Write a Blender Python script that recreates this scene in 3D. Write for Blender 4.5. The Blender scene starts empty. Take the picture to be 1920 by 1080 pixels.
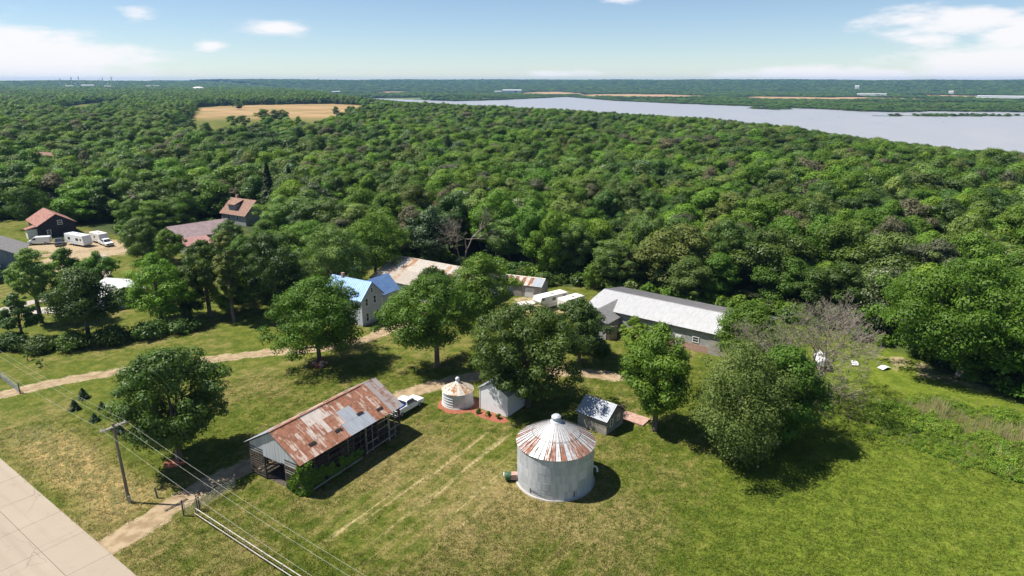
import bpy, math, random
import numpy as np
from mathutils import Vector, Matrix

R = math.radians
rng = np.random.default_rng(7)
random.seed(7)
sc = bpy.context.scene
COL = sc.collection

# ------------------------------------------------------------------ camera, sky, sun, exposure
CAM_H = 42.5
cd = bpy.data.cameras.new('camera')
cam = bpy.data.objects.new('camera', cd)
COL.objects.link(cam)
cam.location = (0, 0, CAM_H)
cam.rotation_euler = (R(90 - 17.205), 0, 0)
cd.sensor_width = 36
cd.lens = 1253 / 1920 * 36
cd.clip_start = 0.5
cd.clip_end = 40000
sc.camera = cam

SUN_EL, SUN_AZ = R(59), R(5)          # to the sun: (-cos el cos az, cos el sin az, sin el)
to_sun = Vector((-math.cos(SUN_EL) * math.cos(SUN_AZ), math.cos(SUN_EL) * math.sin(SUN_AZ), math.sin(SUN_EL)))
ld = bpy.data.lights.new('sun', 'SUN')
ld.energy = 5.0
ld.angle = R(0.53)
ld.color = (1.0, 0.955, 0.88)
sun = bpy.data.objects.new('sun', ld)
COL.objects.link(sun)
sun.rotation_euler = to_sun.to_track_quat('Z', 'Y').to_euler()

vs = sc.view_settings
vs.view_transform = 'Standard'
vs.look = 'None'
vs.exposure = 0.68
vs.gamma = 1
vs.use_curve_mapping = False
sc.cycles.use_denoising = True
sc.cycles.max_bounces = 4
sc.cycles.diffuse_bounces = 2
sc.cycles.transparent_max_bounces = 6
sc.cycles.volume_bounces = 0


class NT:
    """short helper for building node trees"""
    def __init__(s, tree):
        s.t = tree
        tree.nodes.clear()

    def n(s, kind, ins=None, **props):
        nd = s.t.nodes.new(kind)
        for k, v in props.items():
            setattr(nd, k, v)
        for k, v in (ins or {}).items():
            sock = nd.inputs[k]
            if isinstance(v, bpy.types.NodeSocket):
                s.t.links.new(v, sock)
            else:
                sock.default_value = v
        return nd

    def math(s, op, a, b=0.0, c=0.0, clamp=False):
        nd = s.n('ShaderNodeMath', {0: a, 1: b, 2: c}, operation=op)
        nd.use_clamp = clamp
        return nd.outputs[0]

    def mix(s, f, a, b, blend='MIX'):
        nd = s.n('ShaderNodeMix', {}, data_type='RGBA', blend_type=blend)
        for k, v in ((0, f), (6, a), (7, b)):
            if isinstance(v, bpy.types.NodeSocket):
                s.t.links.new(v, nd.inputs[k])
            else:
                nd.inputs[k].default_value = (*v, 1) if isinstance(v, tuple) and len(v) == 3 else v
        return nd.outputs[2]

    def step(s, x, lo, hi, a=0.0, b=1.0):
        nd = s.n('ShaderNodeMapRange', {0: x, 1: lo, 2: hi, 3: a, 4: b}, interpolation_type='SMOOTHSTEP')
        return nd.outputs[0]

    def noise(s, vec, scale, detail=3.0, rough=0.55, out=0):
        nd = s.n('ShaderNodeTexNoise', {'Scale': scale, 'Detail': detail, 'Roughness': rough})
        if vec is not None:
            s.t.links.new(vec, nd.inputs['Vector'])
        return nd.outputs[out]

    def mapped(s, vec, scale=(1, 1, 1), rot=(0, 0, 0), loc=(0, 0, 0)):
        if rot != (0, 0, 0):
            vec = s.n('ShaderNodeMapping', {'Vector': vec, 'Rotation': rot}).outputs[0]
            rot = (0, 0, 0)
        return s.n('ShaderNodeMapping', {'Vector': vec, 'Scale': scale, 'Rotation': rot, 'Location': loc}).outputs[0]

    def attr(s, name, out='Fac'):
        return s.n('ShaderNodeAttribute', attribute_name=name).outputs[out]


w = bpy.data.worlds.new('World')
sc.world = w
w.use_nodes = True
t = NT(w.node_tree)
sky = t.n('ShaderNodeTexSky', sky_type='NISHITA')
sky.sun_disc = False
sky.sun_elevation = SUN_EL
sky.sun_rotation = R(-85)
sky.altitude = 2000
sky.air_density = 1.0
sky.dust_density = 0.3
sky.ozone_density = 2.6
dirn = t.n('ShaderNodeTexCoord').outputs['Generated']
sep = t.n('ShaderNodeSeparateXYZ', {0: dirn})
az = t.math('ARCTAN2', sep.outputs[0], sep.outputs[1])
el = t.math('ARCSINE', sep.outputs[2])
CLOUDS = [(60, 112, 150, 34, 1), (30, 84, 60, 26, .9), (525, 63, 48, 11, .9), (395, 93, 26, 9, .85), (255, 40, 24, 11, .75), (415, 2, 62, 9, .95),
          (920, 2, 52, 7, .8), (1160, 8, 40, 12, .85), (1045, 139, 60, 7, .75), (1560, 141, 150, 12, .95), (1850, 124, 110, 28, 1), (1745, 85, 38, 12, .9),
          (1830, 48, 125, 18, .95), (1720, 46, 62, 14, .9), (1905, 75, 50, 22, .9), (1500, 0, 42, 5, .8)]
acc = 0.0
for (px, py, rx, ry, k) in CLOUDS:
    a0 = math.atan2(px - 960, 1253 * math.cos(R(17.2)) + (540 - py) * math.sin(R(17.2)))
    e0 = math.atan2(152 - py, 1253 * 1.02) * math.cos(a0)
    dx = t.math('MULTIPLY', t.math('SUBTRACT', az, a0), 1253 / rx * 0.9)
    dy = t.math('MULTIPLY', t.math('SUBTRACT', el, e0), 1253 / ry * 0.9)
    d2 = t.math('ADD', t.math('MULTIPLY', dx, dx), t.math('MULTIPLY', dy, dy))
    g = t.math('MULTIPLY', t.math('EXPONENT', t.math('MULTIPLY', d2, -0.8)), k)
    acc = t.math('MAXIMUM', acc, g)
nv = t.mapped(dirn, scale=(9, 9, 34))
cn = t.noise(nv, 1.6, 6, 0.6)
wide = t.step(t.noise(nv, 0.35, 4, 0.55), 0.56, 0.78)         # the rest of the sky has scattered cloud too
high = t.step(sep.outputs[2], 0.11, 0.25)
dens = t.math('ADD', acc, t.math('MULTIPLY', t.math('SUBTRACT', cn, 0.5), 1.5))
cm = t.step(dens, 0.25, 0.85)
cm = t.math('MAXIMUM', t.math('MULTIPLY', cm, t.step(acc, 0.02, 0.25)), t.math('MULTIPLY', t.math('MULTIPLY', wide, high), 0.8))
cloudy = t.mix(t.math('MULTIPLY', cm, 0.9), sky.outputs[0], (8.6, 8.35, 8.4))
bg = t.n('ShaderNodeBackground', {'Color': cloudy, 'Strength': 0.076})
t.n('ShaderNodeOutputWorld', {'Surface': bg.outputs[0]})


# ------------------------------------------------------------------ helpers: objects and meshes
def tag(o, label=None, cat=None, group=None, kind=None):
    for k, v in (('label', label), ('category', cat), ('group', group), ('kind', kind)):
        if v:
            o[k] = v
    return o


def empty(name, loc, rz=0.0, label=None, cat=None, group=None):
    o = bpy.data.objects.new(name, None)
    o.empty_display_size = 0.3
    COL.objects.link(o)
    o.location = loc
    o.rotation_euler = (0, 0, rz)
    return tag(o, label, cat, group)


def link(name, me, mat=None, parent=None, loc=None, rot=None):
    o = bpy.data.objects.new(name, me)
    COL.objects.link(o)
    if mat is not None:
        if not me.materials:
            me.materials.append(mat)
        elif me.materials[0] != mat:
            o.material_slots[0].link = 'OBJECT'
            o.material_slots[0].material = mat
    o.parent = parent
    if loc is not None:
        o.location = loc
    if rot is not None:
        o.rotation_euler = rot
    return o


class MB:
    """collects faces; build() links them as ONE mesh object"""
    def __init__(s):
        s.v, s.f = [], []

    def add(s, vs_, fs):
        b = len(s.v)
        s.v += [tuple(p) for p in vs_]
        s.f += [tuple(i + b for i in f) for f in fs]
        return s

    def box(s, c, size, rz=0.0, m=None):
        hx, hy, hz = (k / 2 for k in size)
        P = [Vector((x, y, z)) for z in (-hz, hz) for y in (-hy, hy) for x in (-hx, hx)]
        M = m if m is not None else Matrix.Rotation(rz, 3, 'Z')
        c = Vector(c)
        return s.add([M @ p + c for p in P], [(0, 2, 3, 1), (4, 5, 7, 6), (0, 1, 5, 4), (2, 6, 7, 3), (0, 4, 6, 2), (1, 3, 7, 5)])

    def bar(s, p0, p1, wd, ht):
        p0, p1 = Vector(p0), Vector(p1)
        d = (p1 - p0)
        x = d.normalized()
        up = Vector((0, 0, 1)) if abs(x.z) < 0.95 else Vector((0, 1, 0))
        y = up.cross(x).normalized()
        z = x.cross(y)
        return s.box((p0 + p1) / 2, (d.length, wd, ht), m=Matrix((x, y, z)).transposed())

    def tube(s, pts, rad, n=6, cap=True):
        pts = [Vector(p) for p in pts]
        vs_, fs = [], []
        ref = None
        for i, p in enumerate(pts):
            d = (pts[min(i + 1, len(pts) - 1)] - pts[max(i - 1, 0)]).normalized()
            if ref is None:
                ref = Vector((1, 0, 0)) if abs(d.x) < 0.8 else Vector((0, 1, 0))
            a = (ref - d * ref.dot(d)).normalized()
            ref = a
            b = d.cross(a)
            r = rad[i] if isinstance(rad, (list, tuple)) else rad
            for k in range(n):
                q = 2 * math.pi * k / n
                vs_.append(p + (a * math.cos(q) + b * math.sin(q)) * r)
        for i in range(len(pts) - 1):
            for k in range(n):
                k2 = (k + 1) % n
                fs.append((i * n + k, i * n + k2, (i + 1) * n + k2, (i + 1) * n + k))
        if cap:
            fs.append(tuple(range(n))[::-1])
            fs.append(tuple((len(pts) - 1) * n + k for k in range(n)))
        return s.add(vs_, fs)

    def lathe(s, prof, n=32, c=(0, 0)):
        vs_, fs = [], []
        for (r, z) in prof:
            for k in range(n):
                q = 2 * math.pi * k / n
                vs_.append((c[0] + r * math.cos(q), c[1] + r * math.sin(q), z))
        for i in range(len(prof) - 1):
            for k in range(n):
                k2 = (k + 1) % n
                fs.append((i * n + k, i * n + k2, (i + 1) * n + k2, (i + 1) * n + k))
        return s.add(vs_, fs)

    def extrude_xz(s, prof, y0, y1):
        """a closed x-z outline drawn out along y"""
        n = len(prof)
        vs_ = [(x, y0, z) for x, z in prof] + [(x, y1, z) for x, z in prof]
        fs = [(i, (i + 1) % n, n + (i + 1) % n, n + i) for i in range(n)]
        return s.add(vs_, fs + [tuple(range(n))[::-1], tuple(range(n, 2 * n))])

    def mesh(s, name, smooth=False):
        me = bpy.data.meshes.new(name)
        me.from_pydata(s.v, [], s.f)
        me.update()
        if smooth:
            me.shade_smooth()
        return me

    def build(s, name, mat, parent=None, loc=None, rot=None, smooth=False):
        return link(name, s.mesh(name, smooth), mat, parent, loc, rot)


def np_mesh(name, V, F, mat=None, smooth=False):
    """numpy arrays to a mesh; F is (n, 3) or (n, 4)"""
    me = bpy.data.meshes.new(name)
    n, k = F.shape
    me.vertices.add(len(V))
    me.vertices.foreach_set('co', np.ascontiguousarray(V, dtype=np.float32).ravel())
    me.loops.add(n * k)
    me.loops.foreach_set('vertex_index', np.ascontiguousarray(F, dtype=np.int32).ravel())
    me.polygons.add(n)
    me.polygons.foreach_set('loop_start', np.arange(0, n * k, k, dtype=np.int32))
    me.polygons.foreach_set('loop_total', np.full(n, k, dtype=np.int32))
    if mat is not None:
        me.materials.append(mat)
    me.update(calc_edges=True)
    if smooth:
        me.shade_smooth()
    return me


# ------------------------------------------------------------------ materials
def pmat(name, c1, c2=None, scale=1.5, rough=0.8, metal=0.0, spec=0.3, bump=0.0, bscale=20.0, stretch=(1, 1, 1), vary=0.0, lo=0.35, hi=0.65, detail=4):
    m = bpy.data.materials.new(name)
    m.use_nodes = True
    t = NT(m.node_tree)
    co = t.n('ShaderNodeTexCoord').outputs['Object']
    rnd = t.n('ShaderNodeObjectInfo').outputs['Random']
    off = t.n('ShaderNodeVectorMath', {0: co, 1: t.n('ShaderNodeCombineXYZ', {0: t.math('MULTIPLY', rnd, 37.0), 1: t.math('MULTIPLY', rnd, 91.0), 2: 0.0}).outputs[0]}, operation='ADD').outputs[0]
    v = t.mapped(off, scale=stretch)
    col = (*c1, 1)
    if c2 is not None:
        f = t.step(t.noise(v, scale, detail), lo, hi)
        col = t.mix(f, c1, c2)
    if vary:
        k = t.math('MULTIPLY_ADD', t.math('SUBTRACT', rnd, 0.5), 2 * vary, 1.0)
        col = t.mix(1.0, col, t.n('ShaderNodeCombineXYZ', {0: k, 1: k, 2: k}).outputs[0], 'MULTIPLY')
    b = t.n('ShaderNodeBsdfPrincipled', {'Base Color': col, 'Roughness': rough, 'Metallic': metal, 'Specular IOR Level': spec})
    if bump:
        bp = t.n('ShaderNodeBump', {'Height': t.noise(v, bscale, 3), 'Strength': bump, 'Distance': 0.05})
        t.t.links.new(bp.outputs[0], b.inputs['Normal'])
    t.n('ShaderNodeOutputMaterial', {'Surface': b.outputs[0]})
    return m


def leafmat(name, c1, c2, trans=0.3, vary=0.25, rough=0.55, spec=0.22, pale=None, pale_amt=0.0):
    """foliage: two greens by clump ('tint' is a random number of the clump, 'leaf' of the leaf), a shift from tree to tree, light coming through"""
    m = bpy.data.materials.new(name)
    m.use_nodes = True
    t = NT(m.node_tree)
    rnd = t.n('ShaderNodeObjectInfo').outputs['Random']
    col = t.mix(t.math('MULTIPLY_ADD', t.attr('leaf'), 0.35, t.math('MULTIPLY', t.attr('tint'), 0.65)), c1, c2)
    if pale is not None:
        col = t.mix(t.math('GREATER_THAN', t.attr('leaf'), 1 - pale_amt), col, pale)
    k = t.math('MULTIPLY_ADD', t.math('SUBTRACT', rnd, 0.5), 2 * vary, 1.0)
    r2 = t.math('FRACT', t.math('MULTIPLY', rnd, 7.31))
    kr = t.math('MULTIPLY', k, t.math('MULTIPLY_ADD', r2, 0.26, 0.84))
    col = t.mix(1.0, col, t.n('ShaderNodeCombineXYZ', {0: kr, 1: k, 2: t.math('MULTIPLY', k, 0.95)}).outputs[0], 'MULTIPLY')
    b = t.n('ShaderNodeBsdfPrincipled', {'Base Color': col, 'Roughness': rough, 'Specular IOR Level': spec})
    tc = t.mix(1.0, col, (1.05, 1.3, 0.5), 'MULTIPLY')
    tr = t.n('ShaderNodeBsdfTranslucent', {'Color': tc})
    mx = t.n('ShaderNodeMixShader', {0: trans, 1: b.outputs[0], 2: tr.outputs[0]})
    t.n('ShaderNodeOutputMaterial', {'Surface': mx.outputs[0]})
    return m


def rustmat(name, base, rust, amount, rough=0.5, metal=0.25, vary=0.12, radial=None):
    """galvanised sheet with rust that runs down the sheet (local y), differing sheet by sheet"""
    m = bpy.data.materials.new(name)
    m.use_nodes = True
    t = NT(m.node_tree)
    co = t.n('ShaderNodeTexCoord').outputs['Object']
    rnd = t.n('ShaderNodeObjectInfo').outputs['Random']
    off = t.n('ShaderNodeVectorMath', {0: co, 1: t.n('ShaderNodeCombineXYZ', {0: t.math('MULTIPLY', rnd, 53.0), 1: t.math('MULTIPLY', rnd, 17.0), 2: t.math('MULTIPLY', rnd, 29.0)}).outputs[0]}, operation='ADD').outputs[0]
    n1 = t.noise(t.mapped(off, scale=(0.9, 9.0, 1) if radial else (4.5, 0.45, 1)), 1.0, 5, 0.6)
    n2 = t.noise(off, 0.55, 4, 0.6)
    f = t.math('ADD', t.math('MULTIPLY', n1, 0.8 if radial else 0.5), t.math('MULTIPLY', n2, 0.2 if radial else 0.5))
    f = t.math('ADD', f, t.math('MULTIPLY', t.math('SUBTRACT', rnd, 0.5), vary * 2))
    if radial:
        rx = t.n('ShaderNodeSeparateXYZ', {0: co}).outputs[0]
        f = t.math('ADD', f, t.step(rx, radial[0], radial[1], -.10, .07))
    f = t.step(f, 0.62 - amount * 0.3, 0.72 - amount * 0.3)
    dark = tuple(c * 0.62 for c in rust)
    rc = t.mix(t.step(t.noise(off, 2.2, 4), 0.4, 0.65), rust, dark)
    bc = t.mix(t.step(t.noise(t.mapped(off, scale=(5, 0.6, 1)), 1.2, 4), 0.35, 0.7), base, tuple(c * 0.78 for c in base))
    col = t.mix(f, bc, rc)
    b = t.n('ShaderNodeBsdfPrincipled', {'Base Color': col, 'Roughness': t.math('MULTIPLY_ADD', f, 0.4, rough), 'Metallic': t.math('MULTIPLY_ADD', f, -metal, metal)})
    t.n('ShaderNodeOutputMaterial', {'Surface': b.outputs[0]})
    return m


M = {}
M['leaf_mid'] = leafmat('leaf_mid', (0.06, 0.116, 0.012), (0.138, 0.224, 0.028))
M['leaf_dark'] = leafmat('leaf_dark', (0.044, 0.084, 0.014), (0.1, 0.16, 0.028), rough=0.5, spec=0.3)
M['leaf_bright'] = leafmat('leaf_bright', (0.086, 0.158, 0.014), (0.184, 0.286, 0.034))
M['leaf_olive'] = leafmat('leaf_olive', (0.09, 0.124, 0.026), (0.165, 0.206, 0.052))
M['leaf_silver'] = leafmat('leaf_silver', (0.098, 0.152, 0.02), (0.215, 0.29, 0.056), pale=(0.20, 0.27, 0.13), pale_amt=0.2)
M['leaf_pale'] = leafmat('leaf_pale', (0.055, 0.095, 0.025), (0.10, 0.15, 0.045), pale=(0.36, 0.40, 0.27), pale_amt=0.28)
M['leaf_grey'] = leafmat('leaf_grey', (0.1, 0.098, 0.052), (0.165, 0.155, 0.09))
M['needle'] = leafmat('needle', (0.032, 0.058, 0.018), (0.066, 0.098, 0.034), trans=0.1)
M['weed'] = leafmat('weed', (0.160, 0.235, 0.026), (0.310, 0.400, 0.070), trans=.45)
M['straw'] = leafmat('straw', (0.40, 0.33, 0.19), (0.56, 0.48, 0.30), trans=0.4)
M['bark'] = pmat('bark', (0.085, 0.066, 0.05), (0.17, 0.14, 0.11), 3, 0.95, stretch=(1, 1, .25), bump=.6, bscale=8)
M['bark_grey'] = pmat('bark_grey', (0.20, 0.16, 0.13), (0.34, 0.28, 0.235), 2, 0.95)
M['concrete'] = pmat('concrete', (0.36, 0.32, 0.27), (0.44, 0.395, 0.34), 0.8, 0.9, vary=.05, bump=.15)
M['dirt'] = pmat('dirt', (0.24, 0.17, 0.095), (0.36, 0.27, 0.165), 0.9, 0.95, bump=.5, bscale=6, detail=8)
M['gravel'] = pmat('gravel', (0.30, 0.26, 0.215), (0.42, 0.375, 0.32), 2.5, 0.95, bump=.6, bscale=9, detail=8)
M['mulch'] = pmat('mulch', (0.22, 0.065, 0.035), (0.36, 0.135, 0.08), 6, 0.95, bump=.8, bscale=25, detail=8)
M['wood_grey'] = pmat('wood_grey', (0.20, 0.175, 0.15), (0.36, 0.325, 0.28), 3, 0.9, stretch=(.3, 1, 3), vary=.2)
M['wood_dark'] = pmat('wood_dark', (0.045, 0.036, 0.028), (0.10, 0.082, 0.065), 3, 0.95, vary=.25)
M['wood_tan'] = pmat('wood_tan', (0.30, 0.23, 0.16), (0.42, 0.34, 0.25), 3, 0.9, vary=.15)
M['pole'] = pmat('pole', (0.15, 0.115, 0.085), (0.24, 0.19, 0.15), 4, 0.9, stretch=(1, 1, .1))
M['pipe'] = pmat('pipe', (0.34, 0.31, 0.265), (0.48, 0.44, 0.39), 3, 0.6, vary=.08)
M['wire'] = pmat('wire', (0.45, 0.43, 0.39), None, rough=0.5, metal=0.2)
M['steel_dark'] = pmat('steel_dark', (0.06, 0.06, 0.062), (0.11, 0.105, 0.10), 5, 0.6, metal=.5)
M['zinc'] = rustmat('zinc', (0.56, 0.57, 0.59), (0.33, 0.13, 0.06), -0.9, vary=.1)
M['zinc_wall'] = pmat('zinc_wall', (0.47, 0.49, 0.52), (0.60, 0.615, 0.64), 0.9, 0.5, metal=.3, vary=.07, stretch=(2, 2, .22))
M['roof_rust'] = rustmat('roof_rust', (0.58, 0.46, 0.38), (0.32, 0.14, 0.082), 0.78, metal=.1, vary=.07)
M['roof_mixed'] = rustmat('roof_mixed', (0.60, 0.52, 0.46), (0.33, 0.14, 0.08), 0.42, metal=.1, vary=.1)
M['roof_zinc'] = rustmat('roof_zinc', (0.37, 0.39, 0.425), (0.33, 0.17, 0.11), -0.7, rough=.6, metal=.1, vary=.05)
M['roof_weathered'] = rustmat('roof_weathered', (0.42, 0.37, 0.35), (0.30, 0.19, 0.15), 0.35, vary=.15)
M['bin_roof'] = rustmat('bin_roof', (0.56, 0.55, 0.54), (0.30, 0.12, 0.065), 0.36, metal=.15, vary=.12, radial=(1.2, 3.9))
M['roof_tan'] = rustmat('roof_tan', (0.55, 0.49, 0.42), (0.42, 0.23, 0.115), 0.35, metal=.1, vary=.14)
M['roof_white'] = rustmat('roof_white', (0.50, 0.495, 0.49), (0.42, 0.36, 0.31), -0.1, rough=.6, metal=.0, vary=.05)
M['roof_grey'] = rustmat('roof_grey', (0.27, 0.255, 0.25), (0.30, 0.25, 0.22), 0.0, rough=.55, metal=.1, vary=.05)
M['roof_cream_rust'] = rustmat('roof_cream_rust', (0.48, 0.42, 0.35), (0.44, 0.22, 0.12), 0.05, metal=.1, vary=.15)
M['roof_blue'] = pmat('roof_blue', (0.15, 0.26, 0.48), (0.21, 0.335, 0.56), 1.2, 0.45, metal=.15, stretch=(3, .4, 1))
M['shingle_grey'] = pmat('shingle_grey', (0.17, 0.16, 0.155), (0.25, 0.24, 0.23), 4, 0.95, bump=.4)
M['shingle_brown'] = pmat('shingle_brown', (0.20, 0.115, 0.085), (0.30, 0.19, 0.145), 3, 0.95, bump=.4)
M['shingle_red'] = pmat('shingle_red', (0.24, 0.105, 0.08), (0.32, 0.18, 0.145), 1.2, 0.9, bump=.4)
M['roof_mauve'] = pmat('roof_mauve', (0.23, 0.165, 0.165), (0.29, 0.215, 0.215), 1, 0.6)
M['roof_pinkred'] = pmat('roof_pinkred', (0.28, 0.135, 0.12), (0.34, 0.19, 0.17), 1, 0.6)
M['wall_white'] = pmat('wall_white', (0.76, 0.755, 0.74), (0.82, 0.815, 0.80), 1.2, 0.7, vary=.04)
M['wall_bluegrey'] = pmat('wall_bluegrey', (0.43, 0.46, 0.50), (0.48, 0.51, 0.55), 1.5, 0.8)
M['wall_slate'] = pmat('wall_slate', (0.13, 0.155, 0.19), (0.165, 0.19, 0.225), 1.5, 0.8)
M['wall_dark'] = pmat('wall_dark', (0.030, 0.028, 0.038), (0.045, 0.042, 0.055), 1.5, 0.8)
M['wall_grey'] = pmat('wall_grey', (0.28, 0.275, 0.27), (0.38, 0.37, 0.36), 1.5, 0.8)
M['brick'] = pmat('brick', (0.34, 0.20, 0.155), (0.45, 0.30, 0.24), 3, 0.9)
M['trim'] = pmat('trim', (0.74, 0.73, 0.71), None, rough=0.6)
M['glass'] = pmat('glass', (0.03, 0.035, 0.045), (0.06, 0.07, 0.085), 1, 0.12, spec=.6)
M['dark'] = pmat('dark', (0.02, 0.02, 0.02), None, rough=0.9)
M['paint_white'] = pmat('paint_white', (0.78, 0.78, 0.77), None, rough=0.28, spec=.5)
M['paint_cream'] = pmat('paint_cream', (0.70, 0.66, 0.58), (0.76, 0.72, 0.65), 1.5, 0.45)
M['paint_dark'] = pmat('paint_dark', (0.06, 0.065, 0.075), None, rough=0.35)
M['tyre'] = pmat('tyre', (0.02, 0.02, 0.02), None, rough=0.9)
M['rim'] = pmat('rim', (0.35, 0.35, 0.36), None, rough=0.4, metal=.6)
M['lamp_red'] = pmat('lamp_red', (0.35, 0.02, 0.02), None, rough=0.3)
M['tarp'] = pmat('tarp', (0.03, 0.11, 0.42), (0.06, 0.19, 0.60), 3, 0.5)
M['stone'] = pmat('stone', (0.33, 0.25, 0.20), (0.46, 0.38, 0.31), 4, 0.95, vary=.25)
M['redpaint'] = pmat('redpaint', (0.40, 0.07, 0.03), (0.48, 0.14, 0.06), 4, 0.7)
M['yellow'] = pmat('yellow', (0.62, 0.45, 0.12), None, rough=0.6)
M['green_motor'] = pmat('green_motor', (0.04, 0.10, 0.05), None, rough=0.5)
M['fabrik'] = pmat('fabrik', (0.52, 0.52, 0.52), (0.62, 0.62, 0.61), 1, 0.7)

# ------------------------------------------------------------------ terrain
RIVER = np.array([(-760, 3050), (-439, 2250), (-296, 1960), (-145, 1740), (45, 1470), (178, 1235), (296, 1045), (352, 880), (352, 740), (362, 640), (392, 560), (440, 500), (560, 430), (900, 350), (2600, 260),
                  (2600, 1700), (1700, 1640), (1233, 1640), (1040, 1700), (930, 1640), (850, 1690), (832, 1796), (717, 2023), (557, 2261), (384, 2631), (258, 3250), (97, 2960), (-60, 2700), (-220, 2560), (-420, 2800), (-655, 3060)], float)
ISLES = [(960, 1480, 190, 34), (1290, 1480, 140, 28), (1480, 1530, 90, 24), (700, 1880, 60, 90)]
FIELD_A = np.array([(-520, 1150), (-500, 1260), (-345, 1330), (-225, 1180), (-160, 640), (-150, 520), (-190, 482), (-235, 500), (-275, 555), (-330, 700)], float)
FIELD_B = np.array([(-790, 1255), (-860, 1530), (-720, 1300), (-600, 1010), (-500, 800), (-540, 800), (-660, 1010)], float)


def seg_dist(P, poly, closed=True):
    n = len(poly)
    best = np.full(len(P), 1e18)
    for i in range(n if closed else n - 1):
        a, b = poly[i], poly[(i + 1) % n]
        d = b - a
        tt = np.clip(((P - a) @ d) / (d @ d), 0, 1)
        q = a + tt[:, None] * d
        best = np.minimum(best, ((P - q) ** 2).sum(1))
    return np.sqrt(best)


def inside(P, poly):
    x, y = P[:, 0], P[:, 1]
    c = np.zeros(len(P), bool)
    n = len(poly)
    for i in range(n):
        (x0, y0), (x1, y1) = poly[i], poly[(i + 1) % n]
        if y0 == y1:
            continue
        c ^= ((y0 > y) != (y1 > y)) & (x < (x1 - x0) * (y - y0) / (y1 - y0) + x0)
    return c


def sdist(P, poly):
    d = seg_dist(P, poly)
    return np.where(inside(P, poly), -d, d)


def sstep(x, a, b):
    q = np.clip((x - a) / (b - a), 0, 1)
    return q * q * (3 - 2 * q)


def wob(P, f, seed=0):
    x, y = P[:, 0] * f, P[:, 1] * f
    return (np.sin(x * 1.3 + seed) * np.cos(y * 1.7 + seed * 2) + .5 * np.sin(x * 2.9 - y * 2.1 + seed * 3) + .3 * np.sin(x * 5.3 + y * 4.7 + seed)) / 1.8


_a = np.arctan2(RIVER[:15, 0], RIVER[:15, 1])
SH_AZ = np.concatenate([[-3.2, R(-22)], np.maximum.accumulate(_a) + np.arange(15) * 1e-6, [3.2]])
SH_R = np.concatenate([[12000, 9000], np.hypot(RIVER[:15, 0], RIVER[:15, 1]), [2600]])


def hgt(P):
    P = np.atleast_2d(np.asarray(P, float))
    r = np.hypot(P[:, 0], P[:, 1])
    s = sdist(P, RIVER)
    for (cx, cy, rx, ry) in ISLES:
        e = (1 - np.hypot((P[:, 0] - cx) / rx, (P[:, 1] - cy) / ry)) * ry
        s = np.maximum(s, np.where(e > 0, np.minimum(e, 6), -99))
    far = sstep(P[:, 1] + P[:, 0] * 1.35, 2300, 3300)             # the low land across the river
    azp = np.arctan2(P[:, 0], P[:, 1])
    Rs = np.interp(azp, SH_AZ, SH_R)                               # how far off the near shore lies on this bearing
    near = -28 * np.clip((r / Rs - .48) / .52, 0, 1) * (1 - far) * (np.cos(azp) > 0)
    low = -28.4 * far
    z = np.where(s > 0, near + low, -29.0 - np.clip(-s, 0, 20) * .2)
    bl = sstep(r, 4300 + 500 * wob(P, .0006, 1), 7200)
    z = z + np.where(s > 0, 1, 0) * bl * (38 + 13 * wob(P, .0005, 4) + 7 * wob(P, .0017, 2) + np.where(far > .5, 28, 0))
    z = z + sstep(r, 260, 700) * sstep(s, 40, 120) * .8 * (1 + wob(P, .006, 3))
    return z


def hz(x, y):
    return float(hgt([(x, y)])[0])


FRAME_D = R(57.5)                        # the farm's long axis
ux = np.array((math.cos(FRAME_D), math.sin(FRAME_D)))
uy = np.array((-math.sin(FRAME_D), math.cos(FRAME_D)))

ROAD_A, ROAD_DIR = np.array((-60.3, 69.3)), np.array((0.805, -0.593))
ROAD_N = np.array((-0.593, -0.805))       # away from the farm
DRIVE = np.array([(-41.6, 50.2), (-38.6, 53.4), (-37.3, 56.1), (-36.1, 58.7), (-34.95, 61.4), (-33.3, 64.6), (-30.2, 67.8), (-26.5, 69.6), (-22, 75.5), (-17.8, 83.2), (-14.6, 86.6), (-11.5, 89.0), (-8.0, 91.2), (-4.2, 92.6), (2, 93.6), (9, 94.2), (16, 92.0)], float)
LANE = np.array([(-84, 77.0), (-77, 82.5), (-72.5, 85.9), (-69.6, 88.3), (-65.9, 91.0), (-59.8, 94.3), (-51.6, 97.6), (-45.5, 99.5), (-39.4, 101.7), (-31.8, 103.2), (-25.2, 107.4), (-21.4, 112.6), (-18.8, 117.5), (-17, 124)], float)
CLEAR = np.array([(-200, 150), (-172, 200), (-160, 214), (-146, 212), (-122, 194), (-108, 186), (-100, 194), (-84, 196), (-73, 188), (-66, 162), (-58, 142), (-52, 131), (-44, 132), (-39, 145), (-30, 158), (-13, 152), (-4, 144), (6, 142), (17, 137), (31, 128), (44, 118),
                  (51, 115), (57, 109.5), (64, 101), (65.5, 93), (69, 85), (77, 76), (90, 64), (90, -60), (-260, -60), (-260, 100)], float)

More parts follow.
